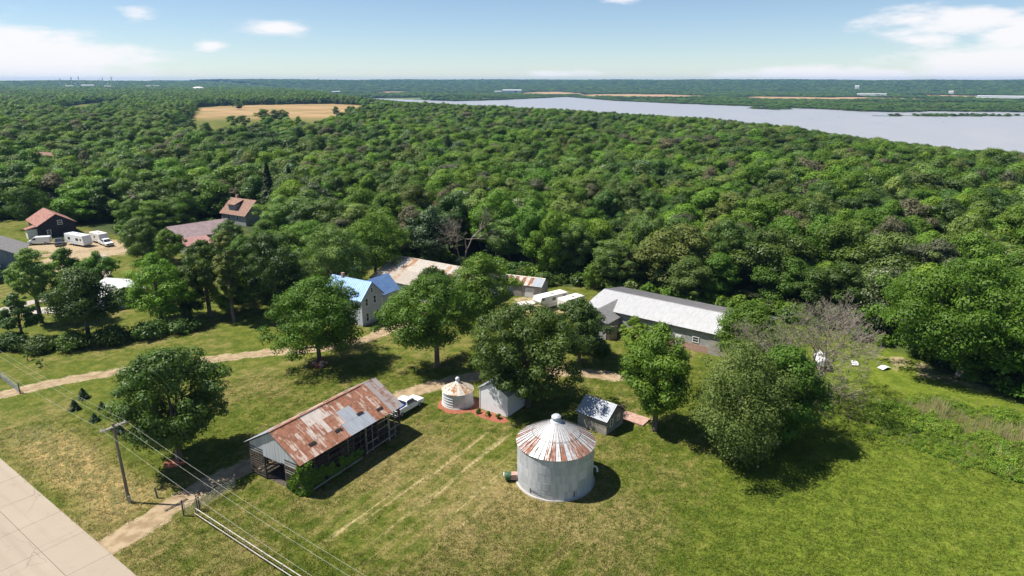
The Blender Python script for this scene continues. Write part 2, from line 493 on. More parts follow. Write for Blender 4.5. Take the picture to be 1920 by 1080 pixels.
# one ground sheet, fine near the camera, reaching the horizon
na_front, nr = 470, 560
ang = np.concatenate([np.linspace(-52, 52, na_front), np.linspace(52, 308, 90)[1:-1]])
rad = np.concatenate([[1.0], np.geomspace(6, 36, 40)[:-1], np.geomspace(36, 150, 330)[:-1], np.geomspace(150, 12000, nr - 370)])
A, RR = np.meshgrid(np.radians(ang), rad)
P = np.stack([(np.sin(A) * RR).ravel(), (np.cos(A) * RR).ravel()], 1)
Zt = hgt(P)
nA, nR_ = len(ang), len(rad)
ii, jj = np.meshgrid(np.arange(nR_ - 1), np.arange(nA), indexing='ij')
j2 = (jj + 1) % nA
F = np.stack([ii * nA + jj, ii * nA + j2, (ii + 1) * nA + j2, (ii + 1) * nA + jj], -1).reshape(-1, 4)[:, ::-1]


def gmask(poly, soft, wob_amp=0.0, f=.2, seed=0):
    d = sdist(P, np.array(poly, float)) + wob_amp * wob(P, f, seed)
    return 1 - sstep(d, -soft, soft)


r_all = np.hypot(P[:, 0], P[:, 1])
near_sel = r_all < 260
att = {}
clear_d = sdist(P, CLEAR)
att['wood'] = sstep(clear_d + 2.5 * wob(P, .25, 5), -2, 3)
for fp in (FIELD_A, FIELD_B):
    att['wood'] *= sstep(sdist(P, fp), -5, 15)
roadc = (P - ROAD_A) @ ROAD_N
along = (P - ROAD_A) @ ROAD_DIR
verge = np.exp(-((roadc + 4.5 + .6 * wob(P, .25, 2)) / 2.5) ** 2) * sstep(along, -6, 2) * (1 - sstep(along, 20, 25))
att['tall'] = np.clip(verge * 1.35, 0, 1)
dd = np.minimum(seg_dist(P, DRIVE, False), seg_dist(P, LANE, False))
att['dirt'] = np.clip((1 - sstep(dd + .5 * wob(P, 1.1, 3), .9, 2.6)) * .85 + .62 * gmask([(64, 99), (58, 102), (59, 95), (64, 89), (73, 83), (76, 86), (69, 95)], 2.5, 2.2, .5, 2)
                      + .9 * gmask([(-132, 172), (-104, 160), (-98, 166), (-100, 182), (-128, 184)], 3, 2, .3)
                      + .9 * gmask([(-118, 162), (-98, 138), (-94, 142), (-112, 168)], 2, 1, .3)
                      + .7 * gmask([(0, 122), (14, 119), (12, 132), (0, 131)], 2, 1.5, .5), 0, 1)
fx, fy = P @ ux, P @ uy
att['dry'] = np.clip(.33 + .42 * wob(P, .11, 1) + .55 * np.exp(-(((P[:, 0] + 1) / 26) ** 2 + ((P[:, 1] - 62) / 13) ** 2)) + .30 * np.exp(-(((P[:, 0] + 40) / 14) ** 2 + ((P[:, 1] - 50) / 9) ** 2))
                     - .95 * sstep(P[:, 0] + .35 * (62 - P[:, 1]), 12, 32) + .2 * np.exp(-(((P[:, 0] + 22) / 14) ** 2 + ((P[:, 1] - 88) / 8) ** 2)), 0, 1)
att['streak'] = gmask([(-20, 57), (-6, 77), (1, 74), (-1, 62), (-11, 50)], 3.0)
att['lush'] = np.clip(sstep(P[:, 0] + .35 * (62 - P[:, 1]), 12, 34), 0, 1) * (r_all < 130)
fa = 1 - sstep(sdist(P, FIELD_A), -10, 6)
att['field'] = np.clip(fa * sstep(P[:, 1] + .25 * P[:, 0] + 50 * wob(P, .01, 4), 640, 800) * (.75 + .5 * wob(P, .02, 1)), 0, 1)
for (cx, cy, rx, ry) in [(230, 4100, 200, 620), (640, 3450, 330, 520), (1180, 2900, 260, 380), (1540, 2850, 170, 330), (1085, 1900, 40, 130), (2150, 3250, 260, 420), (-760, 4300, 160, 500)]:
    e = np.hypot((P[:, 0] - cx) / rx, (P[:, 1] - cy) / ry) + .25 * wob(P, .01, cx)
    att['field'] = np.maximum(att['field'], 1 - sstep(e, .8, 1.0))
att['wood'] *= 1 - att['field']
MEADOW = [(-330, 2900, 330, 170), (620, 2750, 260, 120), (1350, 2250, 380, 110), (2000, 2500, 300, 120), (-900, 3600, 300, 160), (900, 4200, 420, 160), (-300, 4300, 350, 200)]
att['meadow'] = np.zeros(len(P))
for (cx, cy, rx, ry) in MEADOW:
    e = np.hypot((P[:, 0] - cx) / rx, (P[:, 1] - cy) / ry) + .25 * wob(P, .01, cx)
    att['meadow'] = np.maximum(att['meadow'], 1 - sstep(e, .8, 1.0))
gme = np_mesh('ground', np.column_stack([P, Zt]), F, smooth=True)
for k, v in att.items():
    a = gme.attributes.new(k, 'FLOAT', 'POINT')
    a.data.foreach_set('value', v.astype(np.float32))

gm = bpy.data.materials.new('ground')
gm.use_nodes = True
t = NT(gm.node_tree)
pos = t.n('ShaderNodeNewGeometry').outputs['Position']
n_big = t.noise(pos, 0.10, 5, .6)
n_mid = t.noise(pos, 0.55, 5, .65)
n_fine = t.noise(pos, 3.0, 8, .78)
mow = t.noise(t.mapped(pos, scale=(1.4, .12, 1), rot=(0, 0, R(32.5))), 1.0, 4, .6)
grass = t.mix(t.step(n_mid, .35, .68), (0.062, 0.086, 0.008), (0.118, 0.130, 0.018))
grass = t.mix(t.math('MULTIPLY', t.attr('lush'), .8), grass, t.mix(t.step(n_mid, .3, .7), (0.080, 0.118, 0.009), (0.142, 0.180, 0.019)))
dryc = t.mix(n_fine, (0.165, 0.122, 0.043), (0.290, 0.222, 0.098))
dv = t.math('ADD', t.math('MULTIPLY_ADD', n_mid, 1.1, t.math('MULTIPLY', mow, .9)), t.math('MULTIPLY_ADD', n_big, .5, t.math('MULTIPLY', t.attr('dry'), .62)))
dv = t.step(dv, 1.34, 2.0)
grass = t.mix(t.math('MULTIPLY', dv, .85), grass, dryc)
st = t.noise(t.mapped(pos, scale=(.75, .035, 1), rot=(0, 0, R(32.5))), 1.0, 3, .5)
st = t.math('MULTIPLY', t.step(st, .56, .64), t.math('MULTIPLY', t.attr('streak'), t.step(n_mid, .3, .55)))
grass = t.mix(t.math('MULTIPLY', st, .8), grass, (0.38, 0.30, 0.15))
grass = t.mix(t.math('MULTIPLY', t.attr('tall'), t.step(t.noise(t.mapped(pos, scale=(1, .4, 1), rot=(0, 0, R(36))), 1.2, 5, .7), .22, .5)), grass, (0.34, 0.245, 0.10))
dirt = t.mix(t.step(n_fine, .3, .7), (0.30, 0.215, 0.13), (0.44, 0.345, 0.225))
grass = t.mix(t.math('MULTIPLY', t.step(t.math('MULTIPLY_ADD', n_mid, .9, t.attr('dirt')), .85, 1.25), .9), grass, dirt)
k = t.step(n_fine, .28, .72, .55, 1.5)
grass = t.mix(1.0, grass, t.n('ShaderNodeCombineXYZ', {0: k, 1: k, 2: k}).outputs[0], 'MULTIPLY')
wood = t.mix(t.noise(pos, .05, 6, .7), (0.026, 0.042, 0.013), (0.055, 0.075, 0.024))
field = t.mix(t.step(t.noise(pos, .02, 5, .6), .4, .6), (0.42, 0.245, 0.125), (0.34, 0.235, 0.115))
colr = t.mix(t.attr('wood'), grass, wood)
colr = t.mix(t.attr('meadow'), colr, (0.115, 0.150, 0.050))
colr = t.mix(t.attr('field'), colr, field)
bsd = t.n('ShaderNodeBsdfPrincipled', {'Base Color': colr, 'Roughness': .95, 'Specular IOR Level': .15})
bp = t.n('ShaderNodeBump', {'Height': t.math('ADD', t.noise(pos, 7, 4, .75), t.math('MULTIPLY', n_mid, 1.5)), 'Strength': .55, 'Distance': .12})
t.t.links.new(bp.outputs[0], bsd.inputs['Normal'])
t.n('ShaderNodeOutputMaterial', {'Surface': bsd.outputs[0]})
tag(link('ground', gme, gm), kind='structure')

# river
wm = bpy.data.materials.new('river_water')
wm.use_nodes = True
t = NT(wm.node_tree)
pos = t.n('ShaderNodeNewGeometry').outputs['Position']
wn = t.noise(t.mapped(pos, scale=(1, .35, 1), rot=(0, 0, R(25))), .02, 5, .6)
wb = t.n('ShaderNodeBsdfPrincipled', {'Base Color': t.mix(wn, (0.29, 0.285, 0.285), (0.36, 0.35, 0.345)), 'Roughness': t.math('MULTIPLY_ADD', wn, .18, .22), 'IOR': 1.33})
bp = t.n('ShaderNodeBump', {'Height': t.noise(t.mapped(pos, scale=(1, 1.8, 1), rot=(0, 0, R(-20))), .4, 3), 'Strength': .25, 'Distance': .4})
t.t.links.new(bp.outputs[0], wb.inputs['Normal'])
t.n('ShaderNodeOutputMaterial', {'Surface': wb.outputs[0]})
g = MB()
g.add([(-1500, 200, -28.9), (3500, 200, -28.9), (3500, 3700, -28.9), (-1500, 3700, -28.9)], [(0, 1, 2, 3)])
tag(g.build('river', wm), kind='structure')


# ------------------------------------------------------------------ road, drives, beds
def ribbon(name, line, width, mat, z, seed=0, rag=.3):
    """a worn track: a strip along a line with uneven edges"""
    L = np.array(line, float)
    d = np.concatenate([[0], np.cumsum(np.hypot(*np.diff(L, axis=0).T))])
    q = np.arange(0, d[-1], .5)
    C = np.stack([np.interp(q, d, L[:, 0]), np.interp(q, d, L[:, 1])], 1)
    for _ in range(6):
        C[1:-1] = (C[:-2] + 2 * C[1:-1] + C[2:]) / 4
    T = np.gradient(C, axis=0)
    T /= np.linalg.norm(T, axis=1)[:, None]
    N = np.stack([-T[:, 1], T[:, 0]], 1)
    wv = width(q / d[-1]) if callable(width) else np.full(len(q), width)
    rr = np.random.default_rng(seed)

    def edge():
        e = rr.normal(0, rag, len(q))
        return np.convolve(np.pad(e, 2, 'edge'), [.1, .25, .3, .25, .1], 'valid')
    ws = [-1, -.6, -.2, .2, .6, 1]
    e0, e1 = edge(), edge()
    V = []
    for k in ws:
        off = k * wv / 2 + (e0 if k < 0 else e1) * abs(k)
        V.append(np.column_stack([C + N * off[:, None], np.full(len(q), z)]))
    V = np.stack(V, 1).reshape(-1, 3)
    n = len(ws)
    a, b = np.meshgrid(np.arange(len(q) - 1), np.arange(n - 1), indexing='ij')
    Fq = np.stack([a * n + b, a * n + b + 1, (a + 1) * n + b + 1, (a + 1) * n + b], -1).reshape(-1, 4)[:, ::-1]
    return tag(link(name, np_mesh(name, V, Fq), mat), kind='structure')


ribbon('driveway', DRIVE, lambda q: 2.7 + 4.2 * np.exp(-(q / .045) ** 2), M['dirt'], .012, 3)
ribbon('farm_lane', LANE, 1.9, M['dirt'], .010, 4, .35)

rd = MB()
rw = 7.6
c0, c1 = ROAD_A - ROAD_DIR * 60, ROAD_A + ROAD_DIR * 70
rd.add([(*(c0), .016), (*(c1), .016), (*(c1 + ROAD_N * rw), .016), (*(c0 + ROAD_N * rw), .016)], [(0, 3, 2, 1)])
road = tag(rd.build('road', M['dark']), kind='structure')
cm_ = bpy.data.materials.new('road_concrete')
cm_.use_nodes = True
t = NT(cm_.node_tree)
pos = t.n('ShaderNodeNewGeometry').outputs['Position']
rnd = t.n('ShaderNodeObjectInfo').outputs['Random']
cc = t.mix(t.noise(pos, .25, 6, .65), (0.30, 0.245, 0.185), (0.37, 0.31, 0.24))
cc = t.mix(t.math('MULTIPLY', t.step(t.noise(pos, 9, 4, .7), .5, .8), .25), cc, (0.28, 0.24, 0.20))
warp = t.n('ShaderNodeVectorMath', {0: pos, 1: t.noise(pos, .5, 4, .6, out=1)}, operation='ADD').outputs[0]
vo = t.n('ShaderNodeTexVoronoi', {'Vector': warp, 'Scale': .13}, feature='DISTANCE_TO_EDGE')
crack = t.math('MULTIPLY', t.step(vo.outputs[0], .006, .001), t.step(t.noise(pos, .12, 2), .48, .56))
trk = t.noise(t.mapped(pos, scale=(.02, .9, 1), rot=(0, 0, R(36.4))), 1.0, 4, .6)
cc = t.mix(t.math('MULTIPLY', t.step(trk, .48, .7), .35), cc, (0.25, 0.205, 0.16))
cc = t.mix(t.math('MULTIPLY', t.step(t.noise(pos, .7, 6, .7), .56, .72), .35), cc, (0.24, 0.19, 0.145))
cc = t.mix(t.math('MULTIPLY', crack, .4), cc, (0.10, 0.085, 0.07))
k = t.math('MULTIPLY_ADD', rnd, .10, .95)
cc = t.mix(1.0, cc, t.n('ShaderNodeCombineXYZ', {0: k, 1: k, 2: k}).outputs[0], 'MULTIPLY')
bs = t.n('ShaderNodeBsdfPrincipled', {'Base Color': cc, 'Roughness': .9, 'Specular IOR Level': .2})
t.n('ShaderNodeOutputMaterial', {'Surface': bs.outputs[0]})
sl = MB()
sl.box((0, 0, 0), (5.47, 3.765, .06))
slm = sl.mesh('slab')
for i in range(24):
    for j in range(2):
        c = c0 + ROAD_DIR * (5.5 * i + 2.75) + ROAD_N * (3.8 * j + 1.9)
        link('slab', slm, cm_, road, (c[0], c[1], .010 + random.uniform(0, .006)), (0, 0, math.atan2(ROAD_DIR[1], ROAD_DIR[0])))


def bed(name, label, cx, cy, rx, ry, mat, z=.03, n=26, rz=0, group=None):
    b = MB()
    pts = []
    for k in range(n):
        q = 2 * math.pi * k / n
        kk = 1 + random.uniform(-.07, .07)
        x, y = rx * kk * math.cos(q), ry * kk * math.sin(q)
        pts.append((cx + x * math.cos(rz) - y * math.sin(rz), cy + x * math.sin(rz) + y * math.cos(rz), z))
    low = [(p[0] + (p[0] - cx) * .06, p[1] + (p[1] - cy) * .06, -.02) for p in pts]
    b.add(pts + low + [(cx, cy, z + .05)], [(i, (i + 1) % n, 2 * n) for i in range(n)] + [(n + i, n + (i + 1) % n, (i + 1) % n, i) for i in range(n)])
    return tag(b.build(name, mat), label, 'mulch bed', group)


# ------------------------------------------------------------------ building kit
def sheet_mesh(wd, ln, ribs=3, h=.045, name='roof_sheet'):
    """a ribbed metal sheet: x across, y up the slope, z out"""
    prof = []
    for k in range(ribs):
        x0 = -wd / 2 + wd * k / ribs
        s_ = wd / ribs
        prof += [(x0, 0), (x0 + s_ * .62, 0), (x0 + s_ * .72, h), (x0 + s_ * .9, h)]
    prof.append((wd / 2, 0))
    vs_ = [(x, 0, z) for x, z in prof] + [(x, ln, z) for x, z in prof]
    n = len(prof)
    b = MB()
    b.add(vs_, [(i, i + 1, n + i + 1, n + i) for i in range(n - 1)])
    b.add([(-wd / 2, 0, -.012), (wd / 2, 0, -.012), (wd / 2, ln, -.012), (-wd / 2, ln, -.012)], [(3, 2, 1, 0)])
    return b.mesh(name)


def sheet_slope(parent, o, u, v, cols, rows, pick, jit=.006, over=.06, name='roof_sheet'):
    """rows x cols of metal sheets over the slope from corner o along u (eave) and v (up); pick(col, row) gives the material or None"""
    o, u, v = Vector(o), Vector(u), Vector(v)
    U, V_ = u.normalized(), v.normalized()
    Nn = U.cross(V_).normalized()
    if Nn.z < 0:
        Nn = -Nn
    Xd = V_.cross(Nn)
    wd, ln = u.length / cols, v.length / rows
    me = sheet_mesh(wd * 1.01, ln + over, name=name)
    for r in range(rows):
        for c in range(cols):
            m = pick(c, r)
            if m is None:
                continue
            p = o + u * ((c + .5) / cols) + v * (r / rows) + Nn * (.04 + .014 * (r % 2) + .004 * (c % 2) + random.uniform(0, jit))
            ob = link(name, me, m, parent)
            q = Matrix((Xd, V_, Nn)).transposed().to_4x4()
            q = q @ Matrix.Rotation(random.gauss(0, .004), 4, 'Z')
            ob.matrix_basis = Matrix.Translation(p) @ q


def window_part(parent, p, n, wd, ht, frame=None, cross=True):
    """a window with its frame proud of the wall and a pane as sub-part; p centre, n outward normal (2D)"""
    fm = frame or M['trim']
    n = Vector((n[0], n[1], 0)).normalized()
    rz = math.atan2(n.y, n.x) + math.pi / 2
    b = MB()
    tk = .11
    for (x, z, sx, sz) in [(0, ht / 2, wd + 2 * tk, tk), (0, -ht / 2, wd + 2 * tk, tk), (-wd / 2, 0, tk, ht - tk), (wd / 2, 0, tk, ht - tk)]:
        b.box((x, 0, z), (sx, .09, sz))
    if cross:
        b.box((0, 0.005, 0), (wd - tk, .06, .06))
    fo = b.build('window', fm, parent, Vector(p) + n * .035, (0, 0, rz))
    g = MB()
    g.box((0, 0, 0), (wd - .02, .03, ht - .02))
    g.build('pane', M['glass'], fo, (0, .012, 0))
    return fo


def gable(name, label, cat, loc, rz, L, W, eave, ridge, wall, roof, over=.35, wins=(), doors=(), sheets=None, base=None, group=None, thick=.12, ridge_over=None):
    """a gabled building, ridge along local x, standing at loc; wins (side, along, z, w, h); sides f (-y) k (+y) l (-x) r (+x)"""
    root = empty(name, loc, rz, label, cat, group)
    b = MB()
    hl, hw = L / 2, W / 2
    vs_ = [(-hl, -hw, 0), (hl, -hw, 0), (hl, hw, 0), (-hl, hw, 0), (-hl, -hw, eave), (hl, -hw, eave), (hl, hw, eave), (-hl, hw, eave), (-hl, 0, ridge), (hl, 0, ridge)]
    b.add(vs_, [(0, 1, 5, 4), (2, 3, 7, 6), (1, 2, 6, 9, 5), (3, 0, 4, 8, 7)])
    b.build('wall', wall, root)
    if base:
        bb = MB()
        bb.box((0, 0, base[0] / 2), (L + .08, W + .08, base[0]))
        bb.build('foundation', base[1], root)
    sl = (ridge - eave) / hw
    go = over if ridge_over is None else ridge_over
    rb = MB()
    e_y, e_z = hw + over, eave - over * sl + .03
    for s_ in (-1, 1):
        q = [(-hl - go, s_ * e_y, e_z), (hl + go, s_ * e_y, e_z), (hl + go, 0, ridge + .03), (-hl - go, 0, ridge + .03)]
        top = [(x, y, z + thick) for x, y, z in q]
        rb.add(q + top, [(0, 1, 2, 3), (4, 5, 6, 7), (0, 1, 5, 4), (0, 4, 7, 3), (1, 2, 6, 5)])
    ro = rb.build('roof', roof, root)
    if sheets:
        cols, rows, pick = sheets
        for s_ in (-1, 1):
            o = (-hl - go - .02, s_ * (e_y + .04), e_z + thick - .02 * sl)
            sheet_slope(ro, o, (L + 2 * go + .04, 0, 0), (0, -s_ * (e_y + .04), ridge - e_z + .05), cols, rows, lambda c, r, s_=s_: pick(c, r, s_))
        cap = MB()
        cap.extrude_xz([(-.16, ridge + .13 + thick - .16 * sl), (0, ridge + .15 + thick), (.16, ridge + .13 + thick - .16 * sl), (0, ridge + .05 + thick)], -hl - go, hl + go)
        me = cap.mesh('ridge_cap')
        link('ridge_cap', me, sheets[2](0, 0, 1), ro, None, (0, 0, R(90)))
    nrm = {'f': (0, -1), 'k': (0, 1), 'l': (-1, 0), 'r': (1, 0)}
    place = lambda s_, a: {'f': (a, -hw), 'k': (a, hw), 'l': (-hl, a), 'r': (hl, a)}[s_]
    for (s_, a, z, ww, hh) in wins:
        window_part(root, (*place(s_, a), z), nrm[s_], ww, hh)
    for (s_, a, ww, hh, m_) in doors:
        n_ = nrm[s_]
        p = place(s_, a)
        d = MB()
        rz_ = math.atan2(n_[1], n_[0]) + math.pi / 2
        d.box((0, 0, hh / 2), (ww, .07, hh))
        do = d.build('door', m_, root, (p[0] + n_[0] * .03, p[1] + n_[1] * .03, .02), (0, 0, rz_))
        h = MB()
        h.box((ww * .38, -.06, hh * .48), (.05, .06, .14))
        h.build('handle', M['steel_dark'], do)
    return root


def F2W(c, dx, dy):
    """farm-axis offset to world"""
    v = np.array(c) + ux * dx + uy * dy
    return (float(v[0]), float(v[1]), 0.0)


# ------------------------------------------------------------------ the corn crib (local x along the ridge, front end at -x)
LC, WC, EV, RG = 15.6, 8.2, 4.05, 6.45
crib = empty('corn_crib', (-21.75, 70.75, 0), FRAME_D, 'long open slatted corn crib with a rusty patched metal roof', 'corn crib')
fb = MB()
for s_ in (-1, 1):
    for yy in (4.1, 1.75):
        fb.bar((-LC / 2, s_ * yy, EV - (0 if yy > 3 else -.75)), (LC / 2, s_ * yy, EV - (0 if yy > 3 else -.75)), .12, .2)
for k in range(9):
    x = -LC / 2 + k * LC / 8
    for s_ in (-1, 1):
        fb.bar((x, s_ * 4.1, EV - .05), (x, 0, RG - .12), .08, .16)
    fb.bar((x, -4.1, EV + .1), (x, 4.1, EV + .1), .06, .15)
fb.build('frame', M['wood_dark'], crib)
post = MB()
post.box((0, 0, EV / 2), (.17, .17, EV))
post_me = post.mesh('post')
slat_l = MB()
slat_l.box((0, 0, 0), (LC / 8 - .02, .035, .12))
slat_me = slat_l.mesh('slat')
cross_l = MB()
cross_l.box((0, 0, 0), (2.3, .035, .13))
cross_me = cross_l.mesh('slat')
for s_ in (-1, 1):
    for yy in (4.08, 1.75):
        for k in range(9):
            link('post', post_me, M['wood_grey'] if (s_ < 0 and yy > 3 and k in (5, 7)) else M['wood_dark'], crib, (-LC / 2 + k * LC / 8, s_ * yy, 0))
    for bay in range(8):
        x = -LC / 2 + (bay + .5) * LC / 8
        outer = [.55, .85, 1.15, 1.45, 1.75, 2.05, 2.35, 2.65, 2.95, 3.25, 3.55] if (s_ > 0 or bay < 4) else [.6, 1.5, 2.35, 3.2]
        for z in outer:
            if random.random() < .12:
                continue
            link('slat', slat_me, M['wood_grey'] if (s_ < 0 and bay >= 4 and random.random() < .4) else M['wood_dark'], crib, (x, s_ * 4.2, z + random.uniform(-.03, .03)), (0, random.gauss(0, .006), 0))
        for z in (.5, 1.0, 1.5, 2.0, 2.5, 3.0, 3.5):
            link('slat', slat_me, M['wood_dark'], crib, (x, s_ * 1.66, z), (0, random.gauss(0, .006), 0))
        if s_ < 0 and bay >= 3:
            link('post', post_me, M['wood_grey'] if bay % 2 else M['wood_dark'], crib, (x, -4.17, .05)).scale = (.5, .5, .93)
for e in (-1, 1):
    for s_ in (-1, 1):
        for z in np.arange(.35, 3.9, .3):
            if random.random() < .1:
                continue
            link('slat', cross_me, M['wood_grey'] if e < 0 and random.random() < .25 else M['wood_dark'], crib, (e * (LC / 2 + .10), s_ * 2.95, float(z)), (0, random.gauss(0, .01), R(90)))
rail = MB()
rail.bar((-7.4, -4.75, .42), (.6, -4.72, .5), .1, .14)
rail.bar((1.2, -4.72, .75), (6.2, -4.7, .95), .08, .12)
rail.build('rail', M['wood_grey'], crib)
# gable sheets, each a strip of zinc
for e in (-1, 1):
    for k in range(11):
        y0 = -4.15 + 8.3 * k / 11
        y1 = y0 + 8.3 / 11 - .015
        zt = lambda y: EV + (RG - EV) * (1 - abs(y) / 4.15) - .08
        lo = 2.95 if -1 < (y0 + y1) / 2 < 4.2 and e < 0 else 3.1
        g = MB()
        x = e * (LC / 2 + .06 + .012 * (k % 2))
        mid = [(0, zt(0))] if y0 < 0 < y1 else []
        prof = [(y0, lo), (y1, lo), (y1, zt(y1))] + mid + [(y0, zt(y0))]
        n = len(prof)
        g.add([(x, y, z) for y, z in prof] + [(x + e * .02, y, z) for y, z in prof],
              [tuple(range(n)), tuple(range(n, 2 * n))] + [(i, (i + 1) % n, n + (i + 1) % n, n + i) for i in range(n)])
        g.build('gable_sheet', M['zinc_wall'], crib)
rf = MB()
for k in range(7):
    f = (k + .3) / 6.6
    for s_ in (-1, 1):
        rf.bar((-LC / 2 - .3, s_ * 4.45 * (1 - f), EV - .15 + (RG - EV + .2) * f), (LC / 2 + .3, s_ * 4.45 * (1 - f), EV - .15 + (RG - EV + .2) * f), .1, .06)
croof = rf.build('roof', M['wood_dark'], crib)
NC = 24


def crib_pick(side):
    def f(c, r):
        x = c / NC
        if x > .84:
            return M['roof_weathered']
        if side < 0:
            if r == 0 and .44 < x < .68:
                return M['roof_zinc']
            if r == 1 and .47 < x < .60:
                return M['roof_zinc']
            if r >= 2 and .18 < x < .48:
                return M['roof_mixed']
            if r == 1 and .15 < x < .36:
                return M['roof_mixed'] if (c % 3) else M['roof_rust']
            return M['roof_rust']
        if x < .14:
            return M['roof_zinc']
        return M['roof_mixed'] if (c * 7 + r * 3) % 3 else M['roof_rust']
    return f


for s_ in (-1, 1):
    sheet_slope(croof, (-LC / 2 - .35, s_ * 4.55, EV - .17), (LC + .7, 0, 0), (0, -s_ * 4.55, RG - EV + .22), NC, 3, crib_pick(s_))
rc = MB()
rc.bar((-LC / 2 - .35, 0, RG + .13), (LC / 2 - 2.4, 0, RG + .13), .26, .03)
rc.build('ridge_cap', M['roof_rust'], croof)
# lifted vents in the roof: four on each slope
vb = MB()
vb.box((0, 0, .05), (.95, .34, .06))
vme = vb.mesh('roof_vent')
for (a, f, s_) in [(-5.2, .28, -1), (-1.5, .26, -1), (2.4, .36, -1), (5.0, .22, -1), (-5.4, .55, 1), (-2.0, .6, 1), (1.6, .62, 1), (5.0, .6, 1)]:
    y = s_ * 4.55 * (1 - f)
    z = EV - .17 + (RG - EV + .22) * f
    link('roof_vent', vme, M['dark'], croof, (a, y, z + .06), (-s_ * -math.atan2(RG - EV + .22, 4.55) * -1, 0, 0))
ab = MB()
ab.box((0, 0, .02), (LC - .2, 8.0, .05))
ab.build('floor_boards', M['wood_dark'], crib)

# ------------------------------------------------------------------ grain bins


def grain_bin(name, label, loc, rad_, wall_h, peak, rings, segs, panels, wall_m, roof_m, cap_r, rz=0.0, ribs=True):
    root = empty(name, loc, rz, label, 'grain bin')
    pad = MB()
    pad.lathe([(rad_ + .22, 0), (rad_ + .2, .12), (rad_ - .1, .13)], 48)
    pad.build('foundation', M['concrete'], root)
    hh = (wall_h - .1) / rings
    prof = []
    nw = 8
    for k in range(nw * 2 + 1):
        prof.append((rad_ + (.018 if k % 2 else 0), hh * k / (nw * 2)))
    n = 8
    for r in range(rings):
        b = MB()
        da = 2 * math.pi / segs
        vs_, fs = [], []
        for (rr, z) in prof:
            for k in range(n + 1):
                q = da * (k / n) * 1.004
                vs_.append((rr * math.cos(q), rr * math.sin(q), z))
        for i in range(len(prof) - 1):
            for k in range(n):
                fs.append((i * (n + 1) + k, i * (n + 1) + k + 1, (i + 1) * (n + 1) + k + 1, (i + 1) * (n + 1) + k))
        b.add(vs_, fs)
        me = b.mesh('wall_sheet', True)
        for k in range(segs):
            o = link('wall_sheet', me, wall_m, root, (0, 0, .1 + r * hh), (0, 0, da * (k + .5 * (r % 2))))
            o.scale = (1 + .0035 * (k % 2), 1 + .0035 * (k % 2), 1)
    da = 2 * math.pi / panels
    ro, ri = rad_ + .16, cap_r * .8
    ze = wall_h - .06
    zp = peak
    b = MB()
    b.lathe([(rad_ - .05, wall_h - .12), (rad_ - .06, wall_h), (ri, zp - .05)], 36)
    roofo = b.build('roof', M['steel_dark'], root)
    pb = MB()
    m_ = 5
    for i in range(m_):
        f0, f1 = i / m_, (i + 1) / m_
        for (f, g_) in ((f0, f1),):
            r0, r1 = ro + (ri - ro) * f, ro + (ri - ro) * g_
            z0, z1 = ze + (zp - ze) * f, ze + (zp - ze) * g_
            a = da * .48
            pb.add([(r0 * math.cos(-a), r0 * math.sin(-a), z0), (r0 * math.cos(a), r0 * math.sin(a), z0), (r1 * math.cos(a), r1 * math.sin(a), z1), (r1 * math.cos(-a), r1 * math.sin(-a), z1)], [(0, 1, 2, 3)])
    pme = pb.mesh('roof_panel')
    for k in range(panels):
        link('roof_panel', pme, roof_m(k) if callable(roof_m) else roof_m, roofo, (0, 0, .008 * (k % 2)), (0, 0, da * k))
    if ribs:
        ring = MB()
        f = .45
        r0, z0 = ro + (ri - ro) * f, ze + (zp - ze) * f + .1
        for k in range(panels):
            q0, q1 = da * (k - .3), da * (k + .3)
            ring.bar((r0 * math.cos(q0), r0 * math.sin(q0), z0), (r0 * math.cos(q1), r0 * math.sin(q1), z0), .03, .03)
        ring.build('roof_ring', M['steel_dark'], roofo)
        sb_ = MB()
        sb_.tube([(ro + .01, 0, ze + .035), (ri, 0, zp + .03)], [.032, .008], 4)
        sme = sb_.mesh('roof_seam')
        for k in range(panels):
            link('roof_seam', sme, M['steel_dark'], roofo, None, (0, 0, da * (k + .5)))
    c = MB()
    c.lathe([(cap_r * 1.25, zp - cap_r * .62), (cap_r * 1.2, zp - cap_r * .3), (cap_r, zp), (cap_r * .72, zp + .06), (cap_r * .72, zp + .3), (cap_r * .86, zp + .33), (cap_r * .84, zp + .52), (cap_r * .55, zp + .68), (0.01, zp + .74)], 24)
    c.build('cap', M['zinc_wall'], roofo, smooth=False)
    return root


def big_roof(k):
    return M['bin_roof']


big = grain_bin('grain_bin', 'large round galvanised grain bin with a ribbed cone roof streaked with rust', (4.8, 65.1, 0), 4.2, 4.95, 7.28, 5, 9, 44, M['zinc_wall'], big_roof, .62)
lad = MB()
for q in (R(118), R(122.5)):
    lad.tube([(4.32 * math.cos(q), 4.32 * math.sin(q), .5), (4.32 * math.cos(q), 4.32 * math.sin(q), 5.0)], .022, 5)
for z in np.arange(.6, 5, .3):
    lad.bar((4.32 * math.cos(R(118)), 4.32 * math.sin(R(118)), z), (4.32 * math.cos(R(122.5)), 4.32 * math.sin(R(122.5)), z), .025, .025)
lad.build('ladder', M['steel_dark'], big)
pr = MB()
q0, q1 = R(228), R(262)
arc = [(4.3 * math.cos(q0 + (q1 - q0) * k / 8), 4.3 * math.sin(q0 + (q1 - q0) * k / 8), .78) for k in range(9)]
pr.tube(arc, .03, 5)
pr.tube([(4.27 * math.cos(q0), 4.27 * math.sin(q0), .35), (4.3 * math.cos(q0), 4.3 * math.sin(q0), 1.0)], .04, 5)
pr.tube([(4.27 * math.cos(R(295)), 4.27 * math.sin(R(295)), .3), (4.28 * math.cos(R(295)), 4.28 * math.sin(R(295)), .95)], .04, 5)
pr.build('unload_pipe', M['steel_dark'], big)
